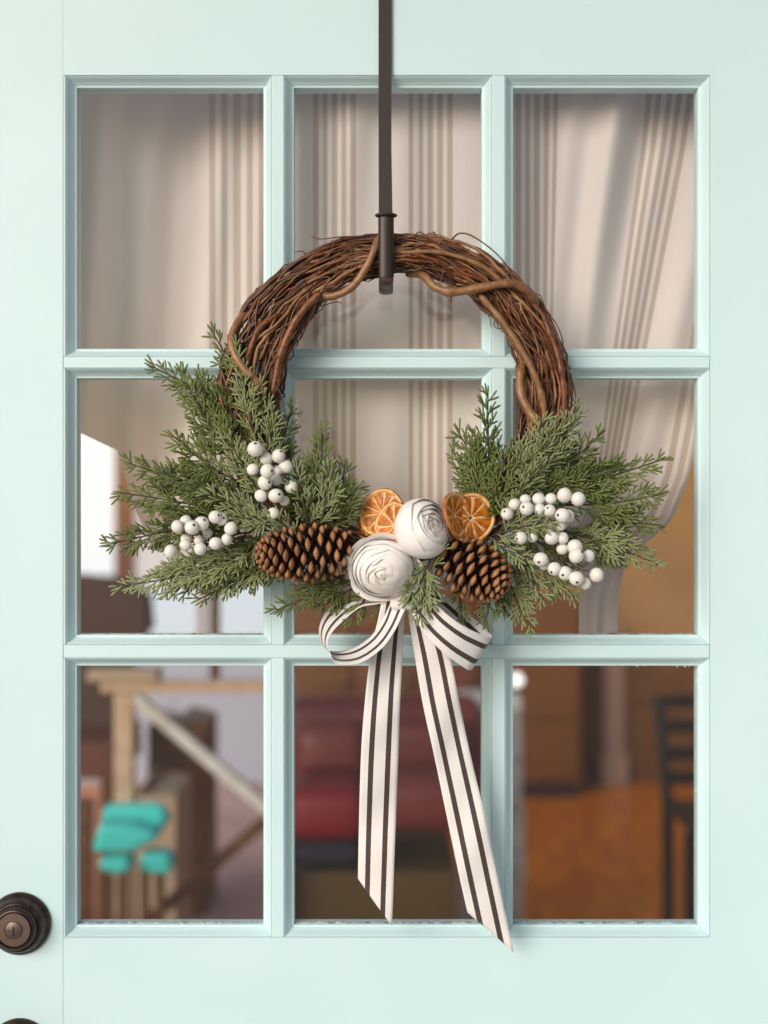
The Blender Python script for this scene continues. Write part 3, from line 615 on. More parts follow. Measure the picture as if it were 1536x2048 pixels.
# ------------------------------------------------------------------ berries
def berry_mesh():
    V = []; F = []; mi = []; seg = 24
    th = [0, 0.08, 0.165, 0.205, 0.28, 0.42] + list(np.linspace(0.6, math.pi, 12))
    for t in th[1:-1]:
        rr = 1.0 - (0.05*math.exp(-((t-0.10)/0.08)**2) if t < 0.3 else 0)
        for j in range(seg):
            a = 2*math.pi*j/seg; V.append((rr*math.sin(t)*math.cos(a), rr*math.sin(t)*math.sin(a), rr*math.cos(t)))
    n = len(th)-2; V.append((0, 0, 0.94)); V.append((0, 0, -1)); top, bot = len(V)-2, len(V)-1
    for j in range(seg):
        F.append((top, j, (j+1) % seg)); mi.append(1)
        F.append((bot, (n-1)*seg+(j+1) % seg, (n-1)*seg+j)); mi.append(0)
    for i in range(n-1):
        for j in range(seg):
            F.append((i*seg+j, (i+1)*seg+j, (i+1)*seg+(j+1) % seg, i*seg+(j+1) % seg)); mi.append(1 if i < 2 else 0)
    return mesh('berry', V, F, ['berry', 'berry_eye'], True, midx=mi)
BM = berry_mesh()
def cluster(root, items, label):
    rp = np.array(P(*root)); pos = []; V = []; F = []; n0 = 0
    for it in items:
        px, py, r = it[:3]; y = it[3] if len(it) > 3 and it[3] is not None else -0.092
        pos.append((np.array(P(px, py, y)), r*k_at(y), it[4] if len(it) > 4 else None, px, py))
    cen = np.mean([p[0] for p in pos], axis=0)
    main = spline([rp, (rp+cen)/2+np.array([0, 0.004, -0.003]), cen+np.array([0, 0.016, 0])], 14)
    v, f = tube_vf(main, np.linspace(0.0014, 0.0010, 14), 6); V.append(v); F += f; n0 += len(v)
    for p, r, dot, px, py in pos:
        st = main[min(13, max(4, int(np.argmin(np.linalg.norm(main-p, axis=1)))))]
        a = spline([st, (st+p)/2+np.array([0, 0.010, -0.002]), p+(st-p)/np.linalg.norm(st-p)*r*0.85], 8); v, f = tube_vf(a, 0.0006, 5)
        V.append(v); F += [tuple(i+n0 for i in q) for q in f]; n0 += len(v)
    o = obj('berry_cluster', mesh('berry_cluster', np.vstack(V), F, 'berry_stem'), wreath); o['label'] = label
    for p, r, dot, px, py in pos:
        if dot: dx, dz = (dot[0]-px)*S/r*0.96, -(dot[1]-py)*S/r*0.96; q = dx*dx+dz*dz; d = Vector((dx, -math.sqrt(max(0.05, 1-q)), dz)).normalized()
        else: d = Vector((rnd(-1, 1), rnd(0.2, 1), rnd(-1, 1))).normalized()
        M = Matrix.Translation(Vector(p)) @ d.to_track_quat('Z', 'Y').to_matrix().to_4x4() @ Matrix.Diagonal((r*rnd(0.9, 1.02), r*rnd(0.92, 1.03), r*rnd(0.9, 1.04), 1))
        obj('berry', BM, o, M)
cluster((500, 1075, -.06), [(355, 1053, 14, -.088), (372, 1043, 13, -.078), (384.5, 1055, 15.5, -.096, (390, 1050)), (403.6, 1047, 15, -.090, (411, 1039)), (431, 1034, 14, -.090, (439.5, 1030)), (443, 1038, 13.5, -.084, (449.5, 1036)),
  (461.6, 1057, 14, -.088), (454, 1078.5, 12.5, -.084), (431, 1087, 13.5, -.088), (400.6, 1098, 13.5, -.090), (371, 1090, 12.5, -.080), (341.5, 1103, 14, -.090), (372, 1078, 11, -.074), (398, 1082, 11, -.074), (415, 1066, 11, -.074)], 'white berries in a flat spray above the low left cedar')
cluster((590, 1050, -.06), [(510.5, 898, 16, -.096, (512, 888)), (532.5, 917, 13.5, -.084), (557, 912, 14, -.088, (563, 903.5)), (505.5, 939, 12.5, -.086), (518, 939, 12, -.078), (535, 942, 15.5, -.100, (545.6, 942)), (572, 933, 14.5, -.084),
  (530, 965, 15, -.092, (540, 964.5)), (553, 960, 13, -.078), (522, 991.5, 13.5, -.088), (552, 991.5, 15.5, -.096, (560, 989)), (569, 1002, 11, -.084), (547, 1027, 12.5, -.086), (583, 974, 14, -.080), (558, 940, 12, -.074)], 'white berries in an upright cluster beside the wreath ring')
cluster((980, 1050, -.06), [(1129, 990.6, 15.5, -.096), (1156.5, 998, 15.5, -.098), (1077.5, 998, 13.5, -.090), (1102, 997.5, 12.5, -.092), (1051, 1000, 12.5, -.084), (1029, 1009, 13, -.088), (1014, 1028, 13.5, -.096, (1008, 1023)), (1053.5, 1017, 14.5, -.100, (1045.6, 1013.7)),
  (1078.5, 1019, 12.5, -.096), (1099, 1021, 13, -.098, (1093.7, 1015.6)), (1125, 1031, 15.5, -.104, (1113.7, 1030)), (1136, 1032, 14, -.096), (1120, 1050, 12.5, -.092, (1108, 1046)), (1095, 1055, 12.5, -.088), (1085, 1046, 11, -.082)], 'white berries strung in rows across the right cedar')
cluster((990, 1075, -.06), [(1042, 1076, 13.5, -.088, (1033, 1077)), (1065, 1074, 12, -.084), (1103.5, 1076, 14.5, -.090), (1125, 1076, 13.5, -.088), (1125, 1098, 12.5, -.084), (1150, 1094, 15.5, -.092), (1153, 1111.5, 15.5, -.100, (1162, 1104)), (1177, 1112, 13, -.088),
  (1081.5, 1119, 15, -.096, (1076, 1124.5)), (1088, 1128, 12.5, -.086), (1109, 1138, 15, -.096, (1101, 1145)), (1130, 1146.5, 14.5, -.096, (1123.7, 1150)), (1153, 1157, 15, -.100, (1152.5, 1164.5)), (1170, 1167, 13, -.090), (1193.5, 1150, 15, -.094)], 'white berries hanging low on the right beside the cone')

# ------------------------------------------------------------------ pine cones
def scale_mesh():
    V = []; A = []; F = []
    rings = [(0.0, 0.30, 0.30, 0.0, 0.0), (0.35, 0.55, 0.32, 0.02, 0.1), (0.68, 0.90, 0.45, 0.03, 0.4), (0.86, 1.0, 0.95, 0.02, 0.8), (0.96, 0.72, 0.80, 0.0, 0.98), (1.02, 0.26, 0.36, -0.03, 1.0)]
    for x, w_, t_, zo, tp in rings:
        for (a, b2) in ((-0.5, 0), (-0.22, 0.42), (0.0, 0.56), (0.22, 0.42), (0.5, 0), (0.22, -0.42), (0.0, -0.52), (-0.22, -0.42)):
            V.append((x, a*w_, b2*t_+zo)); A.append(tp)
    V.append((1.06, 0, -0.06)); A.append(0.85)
    for i in range(len(rings)-1):
        for j in range(8): F.append((i*8+j, i*8+(j+1) % 8, (i+1)*8+(j+1) % 8, (i+1)*8+j))
    b0 = (len(rings)-1)*8
    for j in range(8): F.append((b0+j, b0+(j+1) % 8, len(V)-1))
    me = mesh('scale', V, F, 'cone_scale', True, attr={'tip': A}); me.set_sharp_from_angle(angle=R_(45)); return me
SM = scale_mesh()
def pine_cone(base, tip, Rmax, N, label, roll=0.0, prof=None):
    B = P(*base); T = P(*tip); ax = (T-B); L = ax.length; ax.normalize()
    u = ax.cross(Vector((0, -1, 0))).normalized(); v = ax.cross(u)
    prof = prof or (lambda t: math.sin(math.pi*min(1, (0.16+0.84*t)))**0.55 if t < 0.4 else (max(0.0, 1-((t-0.33)/0.70)**2))**0.75)
    pts = [B + ax*L*t for t in np.linspace(0.0, 0.96, 14)]; rr = [Rmax*0.42*max(0.12, prof(t)) for t in np.linspace(0.0, 0.96, 14)]
    V, F = tube_vf([tuple(p) for p in pts], rr, 14); o = obj('pine_cone', mesh('pine_cone', V, F, 'cone_core'), wreath); o['label'] = label
    for i in range(N):
        t = ((i+0.5)/N); t = t**0.92; a = i*2.39996 + roll
        rad = u*math.cos(a)+v*math.sin(a); tan = ax.cross(rad)
        tilt = -0.30 + 1.35*t**0.9 + rnd(-0.06, 0.06)
        d = (rad*math.cos(tilt) + ax*math.sin(tilt)).normalized()
        z = (ax*math.cos(tilt) - rad*math.sin(tilt)).normalized()
        pr = max(0.16, prof(t)); ln = Rmax*(0.30+0.62*pr); org = B + ax*L*(t*0.93) + rad*(Rmax*pr - ln*math.cos(tilt)*0.98)
        wd = Rmax*(0.20+0.31*pr)*rnd(0.9, 1.1); th = Rmax*(0.13+0.07*pr)
        M3 = Matrix((d*ln, tan*wd, z*th)).transposed().to_4x4(); M3.translation = org
        obj('scale', SM, o, M3)
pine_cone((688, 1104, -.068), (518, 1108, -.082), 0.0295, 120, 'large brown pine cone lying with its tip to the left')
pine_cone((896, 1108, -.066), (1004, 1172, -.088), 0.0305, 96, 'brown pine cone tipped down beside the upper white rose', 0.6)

# ------------------------------------------------------------------ roses
def rose(center, Rpx, axis, label, layers, seed, hs_=0.8):
    rs = random.Random(seed); C = P(*center); R = Rpx*k_at(center[2])
    ax = Vector(axis).normalized(); u = ax.cross(Vector((0.1, 0.2, 1))).normalized(); v = ax.cross(u)
    M = Matrix((u, v, ax)).transposed().to_4x4(); M.translation = C
    vv, ff = [], []
    k0 = layers[0][1]*hs_*0.96; pr = [(0.02, -0.80*hs_), (0.22, -0.78*hs_), (0.34, -0.5*hs_), (0.34, 0), (0.27, 0.62*k0), (0.14, 0.9*k0), (0.02, k0)]
    n = 20
    for r, h in pr:
        for j in range(n): a = 2*math.pi*j/n; vv.append((R*r*math.cos(a), R*r*math.sin(a), R*h))
    for i in range(len(pr)-1):
        for j in range(n): ff.append((i*n+j, i*n+(j+1) % n, (i+1)*n+(j+1) % n, (i+1)*n+j))
    ro = obj('rose', mesh('rose', vv, ff, 'petal', attr={'inner': [0.6]*len(vv)}), wreath, M); ro['label'] = label
    NU, NV = 22, 16
    k = 0
    prev_be = 0.36
    for (rim_t, be0, npet, width, curl, inner) in layers:
        off = rs.uniform(0, 6.28)
        for q in range(npet):
            th0 = off + 2*math.pi*q/npet + rs.uniform(-0.22, 0.22); k += 1
            rho = be0*math.sin(R_(min(90, rim_t))); W = width*rs.uniform(0.9, 1.12); be = be0*(1+0.02*(q/max(1, npet-1)-0.5))
            ph = rs.uniform(0, 6.28); cu = curl*rs.uniform(0.5, 1.4); slope = rs.uniform(0.0, 0.03); tiltp = rs.uniform(-0.05, 0.05)
            tr_ang = R_(rim_t + rs.uniform(-4, 4)); ths = np.linspace(R_(168), tr_ang, 60)
            prof = np.array([(be*math.sin(q_), be*hs_*math.cos(q_)) for q_ in ths])
            V = []; A = []; UV = []
            for i in range(NV):
                vq = i/(NV-1)
                for j in range(NU):
                    uu = -1+2*j/(NU-1)
                    ve = vq*(1-0.13*abs(uu)**3)
                    pos = prof[min(59, int(ve*59))]*(1-(ve*59) % 1) + prof[min(59, int(ve*59)+1)]*((ve*59) % 1)
                    r, hgt = pos
                    g_ = 0.40+0.60*math.sin(min(1.0, ve*1.35)*math.pi/2)
                    a = th0 + uu*W*g_
                    e = max(0, ve-0.72)/0.28
                    r = r + cu*e*e + slope*uu*0.35*ve + 0.012*rho*math.sin(3.1*uu+ph)*ve + 0.008*math.sin(9*uu+ph*2)*e
                    hgt = hgt - max(0, cu)*0.25*e*e + 0.02*math.sin(5*uu+ph)*e + tiltp*uu*ve
                    pull = 1-0.92*(1-prev_be/be0)*e if curl < 0.03 else 1.0
                    r = max(0.012, r*pull); hgt *= pull
                    V.append((R*r*math.cos(a), R*r*math.sin(a), R*hgt)); A.append(inner*(0.55+0.45*(1-ve))); UV.append((uu*0.5+0.5, vq))
            F = [(i*NU+j, i*NU+j+1, (i+1)*NU+j+1, (i+1)*NU+j) for i in range(NV-1) for j in range(NU-1)]
            obj('petal', mesh('petal', V, F, 'petal', True, uv=UV, attr={'inner': A}), ro, M)
        prev_be = be0
LOW = [(8, .50, 2, 1.9, 0, 1.0), (16, .55, 3, 1.5, 0, .9), (25, .61, 3, 1.4, 0, .7), (34, .675, 3, 1.4, 0, .5), (44, .74, 3, 1.4, 0, .35), (55, .80, 3, 1.4, 0, .2), (67, .86, 3, 1.35, 0.01, .1), (80, .905, 4, 1.05, 0.02, 0), (90, .935, 4, .90, 0.05, 0), (100, .965, 4, .72, 0.15, 0)]
rose((765, 1140, -.086), 70, (-0.10, -1, -0.36), 'round white rose facing forward, above the bow', LOW, 3)
UPP = [(8, .40, 2, 1.9, 0, .9), (16, .48, 3, 1.5, 0, .6), (24, .57, 3, 1.4, 0, .4), (32, .66, 3, 1.35, 0.0, .2), (41, .76, 3, 1.35, 0.01, .1), (52, .86, 3, 1.3, 0.015, 0), (64, .95, 3, 1.15, 0.02, 0)]
rose((849, 1056, -.094), 65, (0.58, -0.74, 0.30), 'white rose half turned to the right, between orange slices', UPP, 9, 1.0)

# ------------------------------------------------------------------ orange slices
def orange_slice(center, r_px, normal, up_ang, label, bend=0.0, nseg=9, seed=1, squash=1.0):
    rs = random.Random(seed); C = P(*center); R = r_px*k_at(center[2])
    nz_ = Vector(normal).normalized(); u = nz_.cross(Vector((0, 0.1, 1))).normalized(); v = nz_.cross(u)
    M = Matrix((u, v, nz_)).transposed().to_4x4() @ Matrix.Rotation(up_ang, 4, 'Z'); M.translation = C
    wob = [rs.uniform(0, 6.28) for _ in range(3)]
    def warp(x, y, z):
        a = math.atan2(y, x); q = 1+0.020*math.sin(2*a+wob[0])+0.014*math.sin(5*a+wob[1]); x *= q; y *= q*squash
        return (x, y, z + bend*(x*x)/R + 0.02*R*math.sin(2*a+wob[2])*(math.hypot(x, y)/R)**2)
    n = 72
    def ring(sec, name, mt, par):
        V = []; F = []; m_ = len(sec)
        for j in range(n):
            a = 2*math.pi*j/n; jit = 1+rs.uniform(-0.006, 0.006)
            for (rr, zz) in sec: V.append(warp(R*rr*jit*math.cos(a), R*rr*jit*math.sin(a), R*zz))
        for j in range(n):
            for i in range(m_): F.append((j*m_+i, ((j+1) % n)*m_+i, ((j+1) % n)*m_+(i+1) % m_, j*m_+(i+1) % m_))
        return obj(name, mesh(name, V, F, mt), par, M)
    o = ring([(0.955, -0.085), (0.955, 0.085), (0.985, 0.075), (1.0, 0.0), (0.985, -0.075)], 'orange_slice', 'orange_rind', wreath); o['label'] = label
    ring([(0.85, -0.060), (0.85, 0.050), (0.885, 0.080), (0.958, 0.086), (0.958, -0.08)], 'pith', 'orange_pith', o)
    # membrane disc under the segments, with the little hole at the core
    V = []; F = []
    for i, rr in enumerate((0.05, 0.2, 0.4, 0.6, 0.86)):
        for j in range(36): a = 2*math.pi*j/36; V.append(warp(R*rr*math.cos(a), R*rr*math.sin(a), R*0.0))
    for i in range(4):
        for j in range(36): F.append((i*36+j, i*36+(j+1) % 36, (i+1)*36+(j+1) % 36, (i+1)*36+j))
    mo = obj('membrane', mesh('membrane', V, F, 'orange_pith'), o, M); so = mo.modifiers.new('thickness', 'SOLIDIFY'); so.thickness = R*0.05; so.offset = 0
    edges = [2*math.pi*i/nseg + rs.uniform(-0.10, 0.10) for i in range(nseg)]; edges.append(edges[0]+2*math.pi)
    for s in range(nseg):
        a0, a1 = edges[s]+0.035, edges[s+1]-0.035; V = []; F = []; NA, NR = 9, 8
        for side in (1, -1):
            for i in range(NR):
                t = i/(NR-1); rr = 0.11+0.745*t
                gap = 0.010/max(rr, 0.1)
                for j in range(NA):
                    q = j/(NA-1); a = a0+gap+(a1-a0-2*gap)*q
                    rim = min(q, 1-q)*2; ed = min(1, rim*3.0)*min(1, t*6+0.1)*min(1, (1-t)*6)
                    V.append(warp(R*(rr-0.03*(1-min(1, rim*2.5))*t)*math.cos(a), R*(rr-0.03*(1-min(1, rim*2.5))*t)*math.sin(a), side*R*(0.016+0.030*ed+rs.uniform(-0.006, 0.006))))
        for i in range(NR-1):
            for j in range(NA-1):
                F.append((i*NA+j, i*NA+j+1, (i+1)*NA+j+1, (i+1)*NA+j)); b0 = NR*NA; F.append((b0+i*NA+j, b0+(i+1)*NA+j, b0+(i+1)*NA+j+1, b0+i*NA+j+1))
        for i in range(NR-1):
            F.append((i*NA, (i+1)*NA, NR*NA+(i+1)*NA, NR*NA+i*NA)); F.append((i*NA+NA-1, NR*NA+i*NA+NA-1, NR*NA+(i+1)*NA+NA-1, (i+1)*NA+NA-1))
        for j in range(NA-1):
            e = (NR-1)*NA; F.append((j, NR*NA+j, NR*NA+j+1, j+1)); F.append((e+j, e+j+1, NR*NA+e+j+1, NR*NA+e+j))
        obj('segment', mesh('segment', V, F, 'orange_flesh'), o, M)
orange_slice((764, 1026, -.060), 50, (-0.50, -1, 0.14), 0.2, 'dried orange slice left of the upper rose, whole face showing', 0.05, 10, 1)
orange_slice((791, 1052, -.086), 48, (-0.62, -1, 0.12), 0.7, 'dried orange slice tucked behind the upper rose on its left', 0.10, 9, 2)
orange_slice((742, 1048, -.050), 36, (-0.70, -1, 0.05), 1.1, 'dried orange slice mostly hidden behind the left pair', 0.0, 9, 3)
orange_slice((941, 1036, -.076), 52, (0.30, -1, 0.0), 0.4, 'dried orange slice right of the upper rose, whole face showing', -0.05, 9, 4)
orange_slice((908, 1031, -.090), 47, (0.92, -0.56, 0.10), 0.9, 'dried orange slice seen edge-on beside the right slice', 0.25, 9, 5)

# ------------------------------------------------------------------ bow
def ribbon_vf(secs, n, m_=13, crown=0.0, wave=0.0):
    ph0 = rnd(0, 6)
    A = spline([tuple(P(*s[0])) for s in secs], n); B = spline([tuple(P(*s[1])) for s in secs], n)
    ln = np.concatenate([[0], np.cumsum(np.linalg.norm(np.diff((A+B)/2, axis=0), axis=1))])
    V = []; UV = []
    for i in range(n):
        for j in range(m_):
            t = j/(m_-1); p = A[i]*(1-t)+B[i]*t; p = p + np.array([0, -1, 0])*(crown*math.sin(math.pi*t) + wave*math.sin(ln[i]*38+2.2*t+ph0)*min(1, ln[i]*12) + 0.4*wave*math.sin(ln[i]*90+5*t))
            V.append(p); UV.append((t, ln[i]))
    F = [(i*m_+j, i*m_+j+1, (i+1)*m_+j+1, (i+1)*m_+j) for i in range(n-1) for j in range(m_-1)]
    return V, F, UV
def ribbon(name, secs, n, parent, crown=0.0, label=None):
    V, F, UV = ribbon_vf(secs, n, 13, crown, 0.0028 if name == 'tail' else 0.0004)
    o = obj(name, mesh(name, V, F, 'ribbon', True, uv=UV), parent); so = o.modifiers.new('thickness', 'SOLIDIFY'); so.thickness = 0.0005; so.offset = 0
    if label: o['label'] = label
    return o
kp = P(812, 1196, -.070)
V, F = box_vf((-0.016, -0.010, -0.012), (0.016, 0.010, 0.012), 0.005)
UV = [(0.5+v_[2]*6, v_[0]) for v_ in V]
bow = obj('bow', mesh('bow', V, F, 'ribbon', True, uv=UV), wreath, Matrix.Translation(kp)); bow['label'] = 'cream ribbon bow with two dark brown stripes and long tails'
ribbon('tail', [((765, 1190, -.066), (815, 1188, -.064)), ((757, 1235, -.066), (809, 1235, -.060)), ((742, 1300, -.064), (805, 1310, -.056)), ((731, 1390, -.058), (800, 1410, -.050)), ((723, 1490, -.046), (796, 1530, -.044)), ((719, 1600, -.040), (791, 1660, -.040)), ((717, 1690, -.034), (787, 1770, -.036)), ((716, 1757, -.030), (784, 1850, -.034))], 60, bow, 0.001, 'shorter ribbon tail hanging straight down, cut on the slant')
ribbon('tail', [((812, 1190, -.066), (858, 1188, -.064)), ((817, 1235, -.064), (872, 1235, -.066)), ((829, 1310, -.058), (899, 1310, -.060)), ((846, 1410, -.050), (918, 1400, -.052)), ((868, 1510, -.044), (938, 1495, -.046)), ((895, 1640, -.040), (967, 1620, -.042)), ((918, 1750, -.034), (998, 1765, -.038)), ((935, 1825, -.030), (1028, 1906, -.034))], 60, bow, 0.001, 'longer ribbon tail swinging out to the right')
ribbon('loop', [((765, 1180, -.050), (800, 1188, -.072)), ((745, 1195, -.040), (768, 1205, -.070)), ((690, 1200, -.036), (722, 1214, -.066)), ((658, 1218, -.036), (690, 1238, -.068)), ((641, 1245, -.038), (666, 1262, -.072)), ((639, 1272, -.042), (655, 1285, -.078)), ((650, 1296, -.048), (659, 1303, -.084)), ((672, 1303, -.056), (673, 1326, -.090)), ((706, 1296, -.062), (718, 1326, -.092)), ((740, 1274, -.066), (760, 1300, -.090)), ((764, 1240, -.066), (788, 1264, -.086)), ((775, 1205, -.064), (812, 1215, -.080))], 90, bow, 0.0, 'open bow loop curling out to the left')
ribbon('loop', [((845, 1185, -.082), (815, 1212, -.074)), ((867, 1203, -.092), (827, 1232, -.084)), ((898, 1232, -.096), (852, 1271, -.092)), ((936, 1257, -.092), (890, 1308, -.094)), ((972, 1272, -.080), (928, 1335, -.086)), ((982, 1275, -.070), (939, 1340, -.078)), ((983, 1270, -.058), (944, 1335, -.066)), ((965, 1252, -.046), (930, 1312, -.056)), ((925, 1216, -.042), (890, 1268, -.050)), ((884, 1186, -.044), (850, 1225, -.050)), ((845, 1175, -.052), (818, 1200, -.056))], 90, bow, 0.0, 'flattened bow loop folded over on the right')

# ------------------------------------------------------------------ curtains behind the glass
def interp(x, xs, ys): return float(np.interp(x, xs, ys))
def build_curtain(u0, u1, topy, hem, xf, yf_, stripes, label, step=2.2):
    us = np.arange(u0, u1+0.1, step); T = np.linspace(0, 1, 64); V = []; A = []
    for t in T:
        for u in us:
            py = topy + t*(hem(u)-topy); V.append(P(xf(u, py), py, yf_(u, py)))
            s = 0.0
            for c, pitch, cnt in stripes:
                q = (u-c)/pitch
                if -0.3 < q < cnt-0.7 and abs(q-round(q)) < 0.27: s = 1.0
            A.append(s)
    nu = len(us); F = [(i*nu+j, i*nu+j+1, (i+1)*nu+j+1, (i+1)*nu+j) for i in range(63) for j in range(nu-1)]
    o = obj('curtain', mesh('curtain', V, F, 'curtain_cloth', True, attr={'stripe': A})); tag(o, label, 'curtain'); return o
def shiftf(u, py):
    f_ = interp(py, [150, 300, 500, 757, 900, 950, 1040, 1090, 1130, 1200], [0, 18, 50, 90, 112, 120, 150, 195, 260, 300])
    return f_*min(1.22, max(0.0, (u-1080)/250))
def xf_r(u, py): return u - shiftf(u, py)
def yf_r(u, py):
    fold = 0.010*math.sin(u/41.0 + 0.3*math.sin(py/210.)) + 0.006*math.sin(u/17.+py/300.)
    side = 1+1.4*max(0, (u-1000)/400)
    return 0.066 + fold*side*0.8*(0.6+0.4*math.sin(py/260.+u/90.)) + 0.022*max(0, (u-1050)/350)
hem_r = lambda u: interp(u, [540, 700, 900, 1050, 1200, 1350, 1530], [1205, 1190, 1180, 1175, 1165, 1145, 1130])
cur = build_curtain(548, 1527, 60, hem_r, xf_r, yf_r, [(632, 18.5, 5), (822, 19.5, 5), (1036, 19, 5), (1302, 21, 5), (1482, 24, 2)], 'cream curtain with brown stripe groups, gathered to one side behind the glass')
V, F = [], []
def strip_cloth(name, secs, n, y_amp, parent):
    A = spline([tuple(P(*s[0])) for s in secs], n); B = spline([tuple(P(*s[1])) for s in secs], n); V = []; m_ = 15
    for i in range(n):
        for j in range(m_):
            t = j/(m_-1); p = A[i]*(1-t)+B[i]*t; V.append((p[0], p[1]+y_amp*math.sin(t*9+i*0.05), p[2]))
    F = [(i*m_+j, i*m_+j+1, (i+1)*m_+j+1, (i+1)*m_+j) for i in range(n-1) for j in range(m_-1)]
    return obj(name, mesh(name, V, F, 'curtain_cloth', True, attr={'stripe': [0.0]*len(V)}), parent)
strip_cloth('curtain_tail', [((1150, 1090, .13), (1262, 1085, .13)), ((1162, 1130, .13), (1250, 1130, .13)), ((1160, 1200, .135), (1236, 1200, .135)), ((1160, 1286, .14), (1232, 1284, .14))], 30, 0.008, cur)
def yf_l(u, py): return 0.115 + 0.022*math.sin(u/48.0+py/500.) + 0.010*math.sin(u/19.+py/260.)
def xf_l(u, py): return u + interp(py, [100, 700, 1150], [0, 10, 10])*max(0, (420-u)/260)
hem_l = lambda u: interp(u, [120, 225, 262, 300, 606], [852, 900, 1010, 1100, 1165])
build_curtain(120, 606, 60, hem_l, xf_l, yf_l, [(424, 25, 5)], 'cream curtain panel with five soft stripes, hanging farther back near the lock side', 3.0)
# rod that carries both curtains, out of sight above the panes
rod_z = P(0, 60, .16).z
V, F = tube_vf([(X(60)*1.2, .16, rod_z+0.012), (0, .16, rod_z+0.012), (X(1600)*1.1, .16, rod_z+0.012)], 0.009, 12)
tag(obj('curtain_rod', mesh('curtain_rod', V, F, 'dark_wood')), 'dark rod above the door glass carrying the curtains', 'rod')

# ------------------------------------------------------------------ things in the room, far out of focus
def PB(px, py, y): return P(px, py, y)
# window in the back wall, lock side
yw = YB-0.03
win = thing('window', PB(322, 1275, yw), 'bright white window in the far wall behind the left panes', 'window')
def rect(name, a, b2, y0, y1, mt, parent, bev=0.004):
    p, q = P(a[0], a[1], y0), P(b2[0], b2[1], y0); return box(name, (p.x, y0, q.z), (q.x, y1, p.z), mt, parent, bev)
rect('pane', (96, 850), (228, 1150), yw, yw+0.02, 'daylight_pane', win, 0)
rect('panel', (96, 1152), (228, 1275), yw, yw+0.02, 'red_wood', win, 0)
rect('pane', (268, 1165), (395, 1275), yw, yw+0.02, 'daylight_blue', win, 0)
rect('pane', (412, 1165), (545, 1275), yw, yw+0.02, 'daylight_blue', win, 0)
rect('blind', (96, 560), (228, 848), yw-0.01, yw+0.02, 'glowing_blind_cloth', win, 0)
rect('blind', (268, 560), (395, 1163), yw-0.01, yw+0.02, 'glowing_blind_cloth', win, 0)
rect('blind', (412, 560), (545, 1163), yw-0.01, yw+0.02, 'glowing_blind_cloth', win, 0)
rect('mullion', (229, 560), (267, 1275), yw-0.03, yw+0.025, 'red_wood', win)
rect('mullion', (396, 560), (411, 1275), yw-0.02, yw+0.025, 'pale_trim', win)
rect('frame', (70, 1276), (570, 1296), yw-0.05, yw+0.025, 'pale_trim', win)
rect('frame', (70, 540), (95, 1275), yw-0.03, yw+0.025, 'pale_trim', win)
rect('frame', (546, 540), (570, 1275), yw-0.03, yw+0.025, 'pale_trim', win)
p, q = P(-400, 1300, yw), P(575, 1900, yw)
wp = tag(box('wainscot', (p.x, yw-0.01, 0.004), (q.x, yw+0.025, p.z), 'grey_wall'), 'pale blue-grey wall panelling under the far window', 'panelling')
# timber frame (workbench end) with brace
yt = 2.2; fl_z = 0.004
fr2 = thing('timber_frame', P(330, 1840, yt), 'pale pine timber frame with diagonal braces behind the lower left pane', 'frame')
def pb(px, py): return P(px, py, yt)
b1 = pb(250, 1380); b1g = Vector((b1.x, b1.y, fl_z))
beam('post', b1g, pb(250, 1386), 0.052, 0.05, 'pale_pine', fr2)
q1 = pb(561, 1376)
beam('post', Vector((q1.x, yt, fl_z)), pb(561, 1386), 0.030, 0.05, 'brown_wood', fr2)
beam('rail', pb(205, 1372), pb(572, 1372), 0.030, 0.06, 'pale_pine', fr2)
beam('brace', pb(268, 1392), pb(540, 1622), 0.034, 0.04, 'white_stone_lit_brace', fr2)  # pale stone colour here paints in the sunlit look of the brace
beam('brace', pb(540, 1634), pb(265, 1868), 0.032, 0.04, 'brown_wood', fr2)
beam('upright', pb(430, 1356), pb(430, 1150), 0.026, 0.04, 'brown_wood', fr2)
beam('shelf_board', pb(180, 1348), pb(320, 1348), 0.03, 0.10, 'cardboard', fr2)
# turquoise ride-on style seat
ys = 2.05
tq = thing('plastic_seat', P(255, 1840, ys), 'small turquoise plastic chair in front of the timber frame', 'chair')
def rb(name, pts_px, y0, y1, mt, parent):
    V = []; n = len(pts_px)
    for y in (y0, y1):
        for (a, b2) in pts_px: V.append(P(a, b2, y0) + Vector((0, y-y0, 0)))
    F = [tuple(range(n)), tuple(range(2*n-1, n-1, -1))] + [(i, n+i, n+(i+1) % n, (i+1) % n) for i in range(n)]
    o = obj(name, mesh(name, V, F, mt, False), parent)
    bv = o.modifiers.new('round', 'BEVEL'); bv.width = 0.018 if mt == 'turquoise' else 0.006; bv.segments = 4; return o
rb('backrest', [(208, 1612), (318, 1610), (332, 1622), (330, 1650), (300, 1668), (200, 1650)], ys, ys+0.05, 'turquoise', tq)
rb('seat', [(196, 1648), (262, 1652), (300, 1664), (318, 1678), (268, 1704), (180, 1708)], ys-0.10, ys+0.16, 'turquoise', tq)
rb('arm', [(192, 1722), (255, 1718), (262, 1742), (240, 1752), (200, 1746)], ys-0.13, ys-0.04, 'turquoise', tq)
rb('arm', [(278, 1710), (330, 1706), (344, 1724), (340, 1752), (300, 1750), (276, 1742)], ys-0.08, ys+0.0, 'turquoise', tq)
for px in (205, 245, 290, 320):
    a = P(px, 1730, ys+0.05); beam('leg', Vector((a.x, a.y, fl_z)), Vector((a.x, a.y, a.z)), 0.022, 0.022, 'brown_wood', tq, 0.002)
